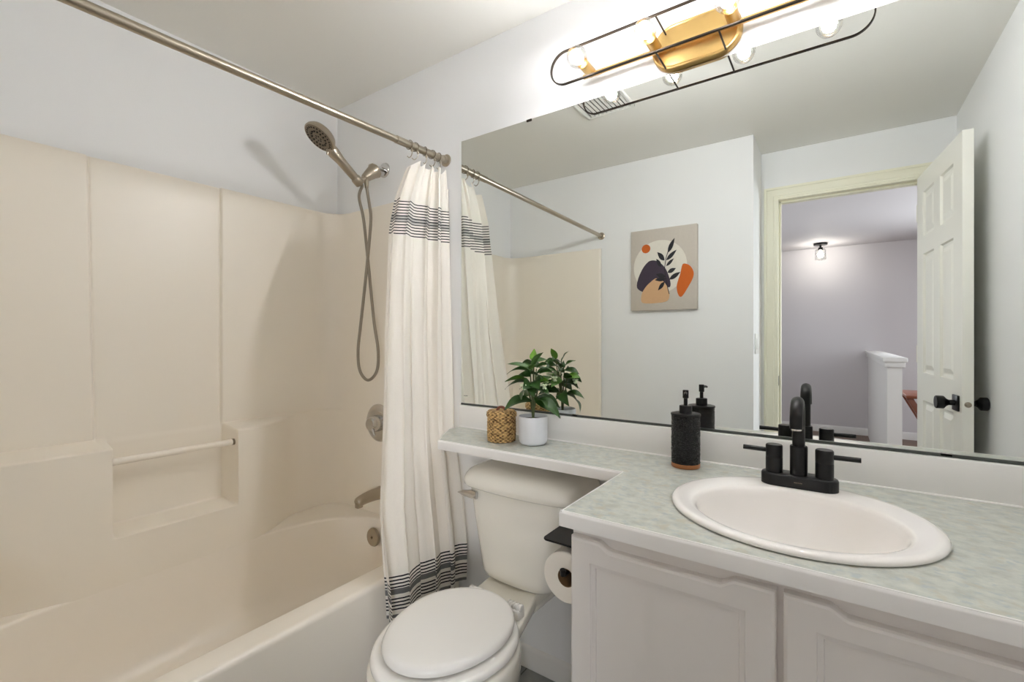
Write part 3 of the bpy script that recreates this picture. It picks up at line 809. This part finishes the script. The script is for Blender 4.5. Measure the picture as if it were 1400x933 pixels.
bm = bmesh.new(); lathe(bm, [(.0105, 0), (.0105, .004)], (FX, FY - 2 * R_, zc - .016), (0, 0, 1), 20); obj('aerator', bm, M['chrome'], spo)
for s_ in (-1, 1):
    x = FX + s_ * .0495
    bm = bmesh.new(); lathe(bm, [(.0178, -.003), (.0178, .034), (.0174, .0348), (.0178, .0356), (.0178, .062), (.016, .0645)], (x, FY, zb), (0, 0, 1), 32)
    h = obj('handle', bm, M['black'], fa_)
    bm = bmesh.new(); tube(bm, [(x + s_ * .012, FY, zb + .0495), (x + s_ * .066, FY, zb + .0500)], .0056, 16); obj('lever', bm, M['black'], h)

bm = bmesh.new()
for i, w_ in enumerate((.0022, .0016, .0014, .0014, .0018, .0020)):
    box(bm, FX - .0075 + i * .0027, FX - .0075 + i * .0027 + w_, FY - .0279, FY - .0274, FZ0 + .0125, FZ0 + .0143)
obj('maker_mark', bm, M['nickeld'], fa_)

# soap dispenser
SXc, SYc = -.335, 1.312
so = thing('soap_dispenser', 'black textured soap dispenser with a pump, standing left of the sink', 'soap dispenser', (SXc, SYc, CT))
bm = bmesh.new(); lathe(bm, [(.036, 0), (.0375, .002), (.0375, .011), (.0368, .012)], (SXc, SYc, CT + .0006), (0, 0, 1), 48); obj('base_ring', bm, M['copper'], so)
def soapb():
    bm = bmesh.new(); loops = []; rr = random.Random(3)
    for j in range(40):
        z = CT + .0125 + .130 * j / 39; L = []
        for k in range(66):
            t = 2 * pi * (k + .5 * (j % 2)) / 66; r = .0372 + rr.uniform(-.0013, .0007)
            L.append((SXc + r * cos(t), SYc + r * sin(t), z))
        loops.append(L)
    loft(bm, loops, True, True, True); bmesh.ops.recalc_face_normals(bm, faces=bm.faces); return bm
obj('bottle', soapb(), M['soap'], so, sharp=8)
zt_ = CT + .1425
bm = bmesh.new(); lathe(bm, [(.0385, -.001), (.0390, .001), (.0385, .004), (.034, .005)], (SXc, SYc, zt_), (0, 0, 1), 48); obj('shoulder', bm, M['blackp'], so)
bm = bmesh.new(); lathe(bm, [(.0165, .004), (.0165, .024), (.0155, .0255), (.006, .026)], (SXc, SYc, zt_), (0, 0, 1), 32); obj('collar', bm, M['blackp'], so)
bm = bmesh.new(); lathe(bm, [(.0052, .024), (.0052, .045), (.0078, .046), (.0078, .066), (.0070, .0675)], (SXc, SYc, zt_), (0, 0, 1), 24); nz = Vector((.23, -.973, 0)); P = Vector((SXc, SYc, zt_ + .060)); tube(bm, [P, P + nz * .026, P + nz * .034 + Vector((0, 0, -.002))], [.0045, .0038, .0034], 12); obj('pump_head', bm, M['blackp'], so)

# basket
BXc, BYc = -.940, 1.283
bk = thing('wicker_basket', 'small lidded woven seagrass basket at the left on the shelf', 'basket', (BXc, BYc, CT))
def weave(r0, r1, z0, z1, rows, stakes, amp, close_top=False):
    bm = bmesh.new(); loops = []; sub = 5; n = stakes * 4
    for j in range(rows * sub + 1):
        f = j / (rows * sub); z = z0 + (z1 - z0) * f; row = j // sub; w_ = abs(sin(pi * (j % sub) / sub + 1e-3))
        bulge = 1 + .03 * sin(pi * f); L = []
        for k in range(n):
            t = 2 * pi * k / n
            r = (r0 + (r1 - r0) * f) * bulge + amp * w_ * (.5 + .5 * cos(stakes / 2 * t + pi * row)) + amp * .5 * w_
            L.append((BXc + r * cos(t), BYc + r * sin(t), z))
        loops.append(L)
    loft(bm, loops, True, True, True); bmesh.ops.recalc_face_normals(bm, faces=bm.faces); return bm
obj('basket_body', weave(.0455, .0455, CT + .0008, CT + .086, 15, 34, .0028), M['wicker'], bk, sharp=80)
bm = weave(.048, .0475, CT + .083, CT + .101, 3, 34, .0028)
for i in range(8):
    rr_ = .045 - i * .0058; tube(bm, [(BXc + rr_ * cos(2 * pi * k / 40), BYc + rr_ * sin(2 * pi * k / 40), CT + .1015 + .0007 * (k % 2)) for k in range(40)], .0031, 6, closed=True)
ld_ = obj('lid', bm, M['wicker'], bk, sharp=80)
bm = bmesh.new(); tube(bm, catmull([(BXc - .014, BYc - .009, CT + .102), (BXc - .008, BYc - .005, CT + .114), (BXc + .004, BYc + .003, CT + .115), (BXc + .012, BYc + .008, CT + .103)], 5), .0042, 10); obj('loop_handle', bm, M['wood'], ld_)

# potted plant
PX, PY = -.824, 1.303
pp = thing('potted_plant', 'small green plant in a white ceramic pot beside the basket', 'potted plant', (PX, PY, CT))
bm = bmesh.new(); lathe(bm, [(.030, .0006), (.040, .002), (.0455, .008), (.0475, .018), (.0485, .06), (.0488, .092), (.0475, .094), (.0462, .092), (.0455, .080)], (PX, PY, CT), (0, 0, 1), 56); obj('pot', bm, M['potw'], pp, sharp=50)
bm = bmesh.new(); lathe(bm, [(.0460, .076), (.0460, .081), (.02, .085), (.001, .086)], (PX, PY, CT), (0, 0, 1), 40); obj('soil', bm, M['soil'], pp)
Rv = Vector((cos(math.radians(34.93)), sin(math.radians(34.93)), 0)); Fv = Vector((-Rv.y, Rv.x, 0))   # plant's own right / away directions
B0 = Vector((PX, PY, CT + .084))
def PL(r, a, u): return B0 + Rv * r + Fv * a + Vector((0, 0, u))
bms = bmesh.new(); tips = []
for (r, a, u, br_) in ((-.010, -.012, .155, .0), (.002, .010, .178, 0), (.012, .022, .165, 0), (-.022, .004, .135, 0), (.020, -.010, .130, 0), (.004, .030, .195, 0)):
    tube(bms, catmull([PL(0, 0, -.004), PL(r * .15, a * .15, u * .25), PL(r * .6, a * .6, u * .62), PL(r, a, u)], 5), [.0042 - .0026 * k / 15 for k in range(16)], 8)
    tips.append((r, a, u))
obj('stems', bms, M['stem'], pp)
bml = bmesh.new(); tone = bml.loops.layers.color.new('tone')
def leaf(base, tip, wd, droop, t_, roll=0.0):
    base, tip = Vector(base), Vector(tip); L = (tip - base).length
    d = (tip - base).normalized(); up = Vector((0, 0, 1)); sd = d.cross(up)
    if sd.length < .1: sd = Rv.copy()
    sd.normalize(); nr = sd.cross(d).normalized()
    sd = (sd * cos(roll) + nr * sin(roll)).normalized(); nr = sd.cross(d).normalized()
    N = 10; rows = []
    for i in range(N + 1):
        f = i / N; wv = wd * (sin(pi * f ** .8) ** .85) * (1 - .25 * f) if 0 < f < 1 else .0004
        c = base + (tip - base) * f + nr * (droop * L * 4 * f * (1 - f)) 
        row = []
        for k in range(-2, 3):
            q = k / 2; row.append(bml.verts.new(c + sd * (wv * q) + nr * (abs(q) * wv * .28) + nr * (.0008 * sin(f * 9 + k))))
        rows.append(row)
    for i in range(N):
        for k in range(4):
            f = bml.faces.new((rows[i][k], rows[i][k + 1], rows[i + 1][k + 1], rows[i + 1][k]))
            v_ = max(0, min(1, t_ + (.05 if k in (1, 2) else -.03))); 
            for lp in f.loops: lp[tone] = (v_, v_, v_, 1)
# (base r,a,u)(tip r,a,u) half-width droop tone
LV = [
 ((-.006, .0, .172), (.034, -.01, .222), .011, .12, .35), ((-.008, -.01, .165), (-.088, .0, .182), .011, .10, .25),
 ((-.010, -.014, .158), (-.088, -.03, .150), .013, .16, .15), ((.012, .01, .168), (.054, .02, .180), .012, .14, .2),
 ((-.004, -.012, .165), (.008, -.05, .185), .016, .08, .55), ((-.008, -.012, .15), (.028, -.055, .135), .019, .10, .18),
 ((-.010, -.010, .14), (-.050, -.055, .150), .016, .12, .12), ((-.012, -.008, .125), (-.035, -.065, .105), .019, .1, .12),
 ((-.020, .002, .130), (-.095, .01, .122), .014, .10, .55), ((-.020, .0, .120), (-.094, -.025, .100), .018, .14, .12),
 ((-.012, -.004, .11), (-.040, -.06, .070), .018, .1, .15), ((.006, -.012, .13), (.018, -.07, .105), .020, .12, .10),
 ((.018, -.008, .125), (.055, -.045, .125), .018, .10, .8), ((.018, -.002, .120), (.062, .0, .138), .014, .1, .3),
 ((.014, .012, .150), (.070, .03, .150), .015, .14, .1), ((.012, .02, .150), (.082, .055, .152), .013, .14, .25),
 ((-.004, -.004, .06), (-.098, -.02, .028), .021, .22, .12), ((.004, -.004, .062), (.088, -.025, .005), .023, .18, .15),
 ((.006, .004, .068), (.092, .02, .030), .021, .2, .2), ((.004, -.008, .06), (.040, -.07, .045), .020, .18, .3),
 ((-.002, .01, .07), (-.030, .085, .060), .022, .18, .2), ((.004, .03, .19), (.006, .05, .232), .013, .03, .9),
 ((.004, .03, .185), (-.045, .06, .170), .012, .14, .1), ((.004, .03, .185), (.058, .07, .190), .011, .12, .2),
 ((.006, .028, .17), (.040, .085, .165), .018, .12, .15), ((.0, .026, .15), (-.015, .09, .135), .019, .12, .12),
 ((.010, .024, .13), (.060, .075, .095), .019, .12, .6), ((.0, .02, .11), (.020, .095, .070), .021, .14, .12),
 ((.0, .015, .10), (-.045, .07, .090), .018, .12, .2), ((-.006, .0, .155), (-.030, .03, .185), .012, .1, .3),
 ((.0, -.005, .115), (.0, -.065, .080), .018, .12, .2), ((.010, .0, .10), (.050, -.045, .085), .017, .12, .15)]
rl = random.Random(11)
for b_, t_, wd, dp, tn in LV: leaf(PL(*b_), PL(*t_), wd * 1.22, dp, tn, rl.choice((-1, 1)) * rl.uniform(.35, .8))
obj('foliage', bml, M['leaf'], pp, sharp=180)
rr = random.Random(5)
for c in ((-.034, -.045, .112), (.034, -.035, .112), (.048, .055, .125), (.012, .06, .135)):
    bm = bmesh.new(); C0 = PL(*c)
    for i in range(8):
        t = 2 * pi * i / 5; e = .5 if i < 5 else -.9
        d = Vector((cos(t) * cos(e), sin(t) * cos(e), sin(e))); lathe(bm, [(.0008, 0), (.0034, .005), (.0040, .008), (.0026, .0115), (.0005, .013)], C0, d, 8)
    obj('flower', bm, M['flower'], pp)

# ================================================================ toilet
TX = -.812
to = thing('toilet', 'white two-piece toilet with closed lid between tub and vanity', 'toilet', (TX, 1.05, FZ))
XO = -.812
def egg(y0, y1, w_, z, n=64, kk=.56, xc=XO):
    ym = y0 + (y1 - y0) * kk; out = []
    for k in range(n):
        t = 2 * pi * k / n; s_, c_ = sin(t), cos(t)
        out.append((xc + w_ / 2 * c_, ym + (s_ * (y1 - ym) if s_ > 0 else s_ * (ym - y0)), z))
    return out
def bowl():
    bm = bmesh.new()
    L = [egg(.80, 1.20, .20, FZ + .001), egg(.80, 1.20, .205, .03), egg(.815, 1.17, .185, .09), egg(.80, 1.14, .19, .15), egg(.75, 1.10, .24, .22), egg(.700, 1.09, .318, .29), egg(.668, 1.075, .350, .34), egg(.662, 1.07, .358, .375), egg(.664, 1.068, .354, .388), egg(.675, 1.057, .336, .3945)]
    loft(bm, L, True, True, True)
    # rear deck under the tank
    pts = [(-.930, 1.385), (-.940, 1.20), (XO - .112, 1.03), (XO + .112, 1.03), (-.748, 1.20), (-.740, 1.385)]
    d2 = bmesh.new(); loft(d2, [[(-.83 + (x + .83) * q, y, z) for x, y in pts] for q, z in ((.86, .325), (.97, .352), (1, .362), (1, .388))], True, True, True); bmesh.ops.recalc_face_normals(d2, faces=d2.faces)
    bmesh.ops.bevel(d2, geom=list(d2.edges), offset=.008, segments=3, profile=.5, affect='EDGES')
    me = bpy.data.meshes.new('t'); d2.to_mesh(me); d2.free(); bm.from_mesh(me); bpy.data.meshes.remove(me)
    bmesh.ops.recalc_face_normals(bm, faces=bm.faces)
    return bm
obj('bowl', bowl(), M['porc'], to, sharp=50)
def seat():
    bm = bmesh.new()
    e = lambda i, z: egg(.672 + i, 1.064 - i, .346 - 2 * i, z - .0155)
    loft(bm, [e(.006, .4155), e(0, .419), e(-.001, .427), e(.003, .433), e(.010, .4355), e(.05, .436), e(.06, .432), e(.064, .42), e(.06, .4155)], True, False, False)
    bmesh.ops.recalc_face_normals(bm, faces=bm.faces); return bm
obj('seat', seat(), M['seat'], to, sharp=50)
def lid():
    bm = bmesh.new()
    e = lambda i, z: egg(.698 + i, 1.068 - i, .304 - 2 * i, z - .012, kk=.55)
    loft(bm, [e(.008, .4365), e(.002, .439), e(0, .446), e(.003, .453), e(.009, .4575), e(.02, .4595), e(.05, .461), e(.10, .462)], True, True, True)
    bmesh.ops.recalc_face_normals(bm, faces=bm.faces); return bm
obj('lid', lid(), M['seat'], to, sharp=50)
for s_ in (-1, 1):
    x = XO + s_ * .070
    bm = bmesh.new(); box(bm, x - .022, x + .022, 1.062, 1.094, .388, .414, bev=.004)
    tube(bm, [(x - .024, 1.078, .419), (x + .024, 1.078, .419)], .0085, 14)
    for q in range(-2, 3): tube(bm, [(x + q * .0105 - .002, 1.078, .419), (x + q * .0105 + .002, 1.078, .419)], .0105, 14)
    obj('hinge', bm, M['seat'], to)
def tankloop(w_, y0, y1, z, r, bow):
    TK = -.834 + .012 * max(0, min(1, (z - .39) / .3))
    P = rrect(TK, (y0 + y1) / 2, w_ / 2, (y1 - y0) / 2, r, 10); out = []
    # densify front edge and add a bowed front
    n = len(P)
    for i in range(n):
        a, b = P[i], P[(i + 1) % n]; m_ = 8 if i % 10 == 9 else 1
        for k in range(m_):
            x, y = a[0] + (b[0] - a[0]) * k / m_, a[1] + (b[1] - a[1]) * k / m_
            if y < (y0 + y1) / 2: y -= bow * max(0, 1 - ((x - TK) / (w_ / 2)) ** 2)
            out.append((x, y, z))
    return out
bm = bmesh.new()
loft(bm, [tankloop(.195, 1.235, 1.375, .3885, .05, .01), tankloop(.245, 1.210, 1.385, .392, .05, .014), tankloop(.272, 1.202, 1.388, .402, .05, .016), tankloop(.288, 1.198, 1.39, .418, .05, .017), tankloop(.300, 1.196, 1.392, .445, .05, .018), tankloop(.350, 1.19, 1.394, .57, .05, .02), tankloop(.398, 1.186, 1.395, .69, .05, .022), tankloop(.39, 1.19, 1.39, .694, .05, .022)], True, True, True)
bmesh.ops.recalc_face_normals(bm, faces=bm.faces); tk = obj('tank', bm, M['porc'], to, sharp=60)
bm = bmesh.new()
TL = lambda i, z: tankloop(.434 - 2 * i, 1.170 + i, 1.398, z, .055, .022)
loft(bm, [TL(.012, .688), TL(.004, .689), TL(0, .694), TL(0, .708), TL(.004, .722), TL(.012, .734), TL(.026, .743), TL(.045, .748), TL(.07, .75)], True, True, True)
bmesh.ops.recalc_face_normals(bm, faces=bm.faces); obj('tank_lid', bm, M['porc'], to, sharp=60)
LX = -.972
bm = bmesh.new(); lathe(bm, [(.013, -.012), (.013, .006), (.009, .010), (.008, .020)], (LX, 1.190, .667), (0, -1, 0), 20)
prism(bm, [(LX + .020, .655), (LX + .020, .678), (LX - .004, .681), (LX - .040, .674), (LX - .062, .664), (LX - .040, .658), (LX - .004, .654)], 'y', 1.158, 1.170, bev=.003)
obj('flush_lever', bm, M['chrome'], to)

# ================================================================ toilet paper holder on the vanity side
ph = thing('toilet_paper_holder', 'black toilet paper holder with a flat shelf on the vanity side', 'toilet paper holder', (VX0, 1.0, .70))
bm = bmesh.new(); loft(bm, [[(x, y, z) for x, y in rrect(-.509, 1.012, .0625, .068, .010, 6)] for z in (.697, .7015)], True, True, True); bmesh.ops.bevel(bm, geom=[e for e in bm.edges], offset=.001, segments=1, affect='EDGES'); obj('shelf_plate', bm, M['black'], ph)
bm = BX(VX0 - .006, VX0, .98, 1.055, .60, .6975, bev=.001); obj('wall_plate', bm, M['black'], ph)
RX, RZc = -.512, .620
bm = bmesh.new(); tube(bm, catmull([(VX0 - .003, 1.072, RZc + .012), (VX0 - .03, 1.072, RZc + .012), (RX, 1.072, RZc + .012), (RX, 1.060, RZc + .012)], 4) + [(RX, .945, RZc + .012), (RX, .938, RZc + .014), (RX, .936, RZc + .026)], .0065, 12); obj('roller_arm', bm, M['black'], ph)
tp = thing('toilet_paper_roll', 'white toilet paper roll hanging beside the vanity', 'toilet paper', (RX, 1.0, RZc))
bm = bmesh.new(); c = (RX, .952, RZc)
lathe(bm, [(.0215, .0), (.0575, 0), (.0595, .002), (.0595, .100), (.0575, .102), (.0215, .102)], c, (0, 1, 0), 56, cap=False); obj('paper', bm, M['paper'], tp)
bm = bmesh.new(); lathe(bm, [(.0215, 0), (.0215, .102), (.0200, .102), (.0200, 0), (.0215, 0)], c, (0, 1, 0), 40, cap=False); obj('cardboard_core', bm, M['core'], tp)

# ================================================================ sconce
SCX, SCZ, SYB = -.329, 2.038, 1.268
sn = thing('vanity_light', 'brass four-bulb vanity light with a dark wire cage above the mirror', 'wall light', (SCX, YM, SCZ))
bm = bmesh.new(); loft(bm, [[(x, y, z) for x, z in rrect(SCX, SCZ, .123 - i, .066 - i, .066 - i, 16)] for i, y in ((0, YM - .0005), (0, YM - .022), (.002, YM - .025), (.006, YM - .026), (.009, YM - .024), (.012, YM - .0235))], True, True, True); bmesh.ops.recalc_face_normals(bm, faces=bm.faces); obj('back_plate', bm, M['brass'], sn)
bm = BX(SCX - .345, SCX + .345, 1.366, 1.378, SCZ - .013, SCZ - .001, bev=.002)
for x in (-.06, .06): tube(bm, [(SCX + x, YM - .02, SCZ - .006), (SCX + x, 1.372, SCZ - .006)], .006, 12)
obj('mounting_bar', bm, M['brass'], sn)
bulbs = [SCX + d for d in (-.317, -.1057, .1057, .317)]
for x in bulbs:
    bm = bmesh.new(); lathe(bm, [(.015, 0), (.0165, .002), (.0165, .062), (.0155, .063), (.0145, .062), (.0145, .048), (.001, .048)], (x, 1.374, SCZ), (0, -1, 0), 28); so_ = obj('socket', bm, M['brass'], sn)
    bm = bmesh.new(); lathe(bm, [(.0125, 0), (.013, .008), (.018, .016), (.027, .028), (.0315, .042), (.0315, .05), (.027, .064), (.016, .075), (.004, .079)], (x, 1.318, SCZ), (0, -1, 0), 28); bb = obj('bulb', bm, M['glass'], so_, sharp=180)
    bm = bmesh.new(); lathe(bm, [(.004, .012), (.010, .02), (.0165, .034), (.018, .045), (.0155, .058), (.008, .066), (.001, .068)], (x, 1.318, SCZ), (0, -1, 0), 20); gl = obj('glowing_core', bm, M['bulb'], sn, sharp=180)
YR = 1.288
ring = []
hx_, hz_ = .416, .0515
for x, z in rrect(SCX, SCZ - .008, hx_, hz_, hz_ - .0002, 14): ring.append((x, YR, z))
bm = bmesh.new()
# flat band section
def band_loop(i):
    n = len(ring); p = Vector(ring[i]); d = (Vector(ring[(i + 1) % n]) - Vector(ring[i - 1])).normalized(); nrm = d.cross(Vector((0, 1, 0))).normalized()
    return [p + nrm * .002 + Vector((0, .004, 0)), p - nrm * .002 + Vector((0, .004, 0)), p - nrm * .002 - Vector((0, .004, 0)), p + nrm * .002 - Vector((0, .004, 0))]
LP = [band_loop(i) for i in range(len(ring))]; LP.append(LP[0]); loft(bm, LP, True); bmesh.ops.remove_doubles(bm, verts=bm.verts, dist=1e-6); bmesh.ops.recalc_face_normals(bm, faces=bm.faces)
obj('cage_ring', bm, M['bronze'], sn, sharp=30)
for dx in (-.082, .082):
    for dz in (-.0505, .0505):
        zz = SCZ - .008 + dz
        bm = bmesh.new(); tube(bm, [(SCX + dx, YR, zz), (SCX + dx, YM - .022, zz)], .0026, 10); obj('cage_post', bm, M['bronze'], sn)

# ================================================================ picture, switch, vent, hall things
AXc, AZc, AW, AH = -.8785, 1.611, .410, .512
bm = BX(AXc - AW / 2, AXc + AW / 2, YA, YA + .032, AZc - AH / 2, AZc + AH / 2, bev=.003)
ya = YA + .0323
# the picture is seen in the mirror: +x stays right in the reflection
def shape(pts, mi, k):
    vs = [bm.verts.new((AXc + (px - .5) * AW, ya + k * .0003, AZc + (.5 - py) * AH)) for px, py in pts]
    f = bm.faces.new(vs); f.material_index = mi
    if f.normal.y == 0: f.normal_update()
    if f.normal.y < 0: f.normal_flip()
def blob(P, m_=8): return [(p.x, p.y) for p in catmull([(x, y, 0) for x, y in P], m_, True)]
def circ(cx, cy, r, n=48): return [(cx + r * cos(2 * pi * k / n), cy + r * AW / AH * sin(2 * pi * k / n)) for k in range(n)]
shape(circ(.455, .47, .405), 1, 1)
shape(circ(.245, .235, .068, 28), 2, 2)
shape(blob([(.10, .70), (.12, .60), (.19, .48), (.27, .405), (.34, .385), (.43, .405), (.52, .47), (.58, .56), (.62, .68), (.60, .73), (.52, .70), (.40, .64), (.30, .67), (.22, .76), (.15, .75)]), 3, 2)
shape(blob([(.17, .88), (.18, .79), (.25, .70), (.37, .62), (.42, .615), (.52, .66), (.59, .76), (.60, .85), (.55, .90), (.38, .915), (.22, .91)]), 4, 3)
shape(blob([(.79, .475), (.83, .46), (.90, .49), (.95, .56), (.94, .64), (.86, .76), (.78, .85), (.73, .82), (.71, .73), (.73, .65), (.76, .58)]), 2, 2)
def lf(x0, y0, x1, y1, w_, k=4):
    dx, dy = x1 - x0, y1 - y0; L = math.hypot(dx, dy); nx_, ny_ = -dy / L, dx / L; pts = []
    for i in range(9): f = i / 8; s_ = sin(pi * f ** .85) * w_; pts.append((x0 + dx * f + nx_ * s_, y0 + dy * f + ny_ * s_))
    for i in range(7, 0, -1): f = i / 8; s_ = sin(pi * f ** .85) * w_; pts.append((x0 + dx * f - nx_ * s_, y0 + dy * f - ny_ * s_))
    shape(pts, 5, k)
stem = [(.60, .81), (.575, .73), (.545, .60), (.53, .50), (.55, .38), (.58, .30), (.62, .22)]
for a, b in zip(stem, stem[1:]):
    dx, dy = b[0] - a[0], b[1] - a[1]; L = math.hypot(dx, dy); nx_, ny_ = -dy / L * .005, dx / L * .005
    shape([(a[0] - nx_, a[1] - ny_), (b[0] - nx_, b[1] - ny_), (b[0] + nx_, b[1] + ny_), (a[0] + nx_, a[1] + ny_)], 5, 4)
for q in ((.58, .31, .68, .14, .030), (.53, .40, .42, .29, .032), (.555, .40, .71, .285, .026), (.555, .47, .67, .385, .020), (.48, .475, .405, .37, .026), (.575, .55, .70, .505, .026), (.60, .635, .765, .555, .028), (.545, .60, .40, .56, .028), (.55, .625, .38, .63, .024), (.53, .66, .43, .76, .026)): lf(*q)
pc = obj('canvas_print', bm, [M[n_] for n_ in ('art_ground', 'art_disc', 'art_rust', 'art_plum', 'art_sand', 'art_leaf')], sharp=30)
center_origin(pc, (AXc, YA, AZc)); tag(pc, 'unframed canvas print of abstract shapes and a leafy sprig, on the wall opposite the mirror', 'wall art')

sw = thing('light_switch', 'white double light switch beside the door frame', 'light switch', (-.377, -.23, 1.146))
obj('switch_plate', BX(-.377, -.372, -.288, -.172, 1.087, 1.205, bev=.002), M['plastic'], sw)
for y in (-.253, -.207): obj('rocker', BX(-.374, -.368, y - .016, y + .016, 1.113, 1.179, bev=.002), M['plastic'], sw)

ve = thing('exhaust_fan', 'white slatted exhaust fan grille on the ceiling', 'exhaust fan', (-.93, .72, H))
bm = BX(-1.055, -.805, .598, .612, H - .016, H, bev=.003); box(bm, -1.055, -.805, .828, .842, H - .016, H, bev=.003); box(bm, -1.055, -1.041, .598, .842, H - .016, H, bev=.003); box(bm, -.819, -.805, .598, .842, H - .016, H, bev=.003)
obj('grille_frame', bm, M['plastic'], ve)
bm = bmesh.new()
for i in range(11): box(bm, -1.045 + i * .021, -1.045 + i * .021 + .012, .61, .83, H - .014, H - .008)
obj('slats', bm, M['plastic'], ve); obj('cavity_shade', BX(-1.04, -.82, .613, .827, H - .004, H - .0005), M['fan_shade'], ve)  # dark sheet stands in for the shade behind the slats

hl = thing('hall_ceiling_light', 'small black ceiling light with a clear glass shade in the hall', 'ceiling light', (-.14, -3.93, H))
bm = bmesh.new(); lathe(bm, [(.072, 0), (.072, .02), (.068, .024), (.012, .026), (.010, .05), (.024, .052), (.026, .085), (.022, .087)], (-.14, -3.93, H), (0, 0, -1), 36); obj('canopy', bm, M['black'], hl)
bm = bmesh.new(); lathe(bm, [(.024, .07), (.05, .075), (.056, .085), (.058, .20), (.0565, .20)], (-.14, -3.93, H), (0, 0, -1), 36, cap=False); obj('glass_shade', bm, M['glass'], hl, sharp=180)
bm = bmesh.new(); lathe(bm, [(.010, .085), (.013, .1), (.026, .125), (.029, .145), (.022, .165), (.004, .172)], (-.14, -3.93, H), (0, 0, -1), 24); obj('glowing_bulb', bm, M['hallbulb'], hl, sharp=180)

ht_ = thing('side_table', 'reddish wood table with crossed legs behind the half wall', 'table', (.66, -2.1, FZ))
obj('tabletop', BX(.452, .90, -2.32, -1.84, .715, .74, bev=.004), M['wood'], ht_)
for y in (-1.90, -2.26):
    for s_ in (-1, 1):
        bm = bmesh.new(); pts = [(.676 + s_ * -.20 - .022, .715), (.676 + s_ * -.20 + .022, .715), (.676 + s_ * .17 + .022, FZ + .001), (.676 + s_ * .17 - .022, FZ + .001)]
        prism(bm, pts, 'y', y - .012 + s_ * .0125, y + .012 + s_ * .0125, bev=.003); obj('leg', bm, M['wood'], ht_)
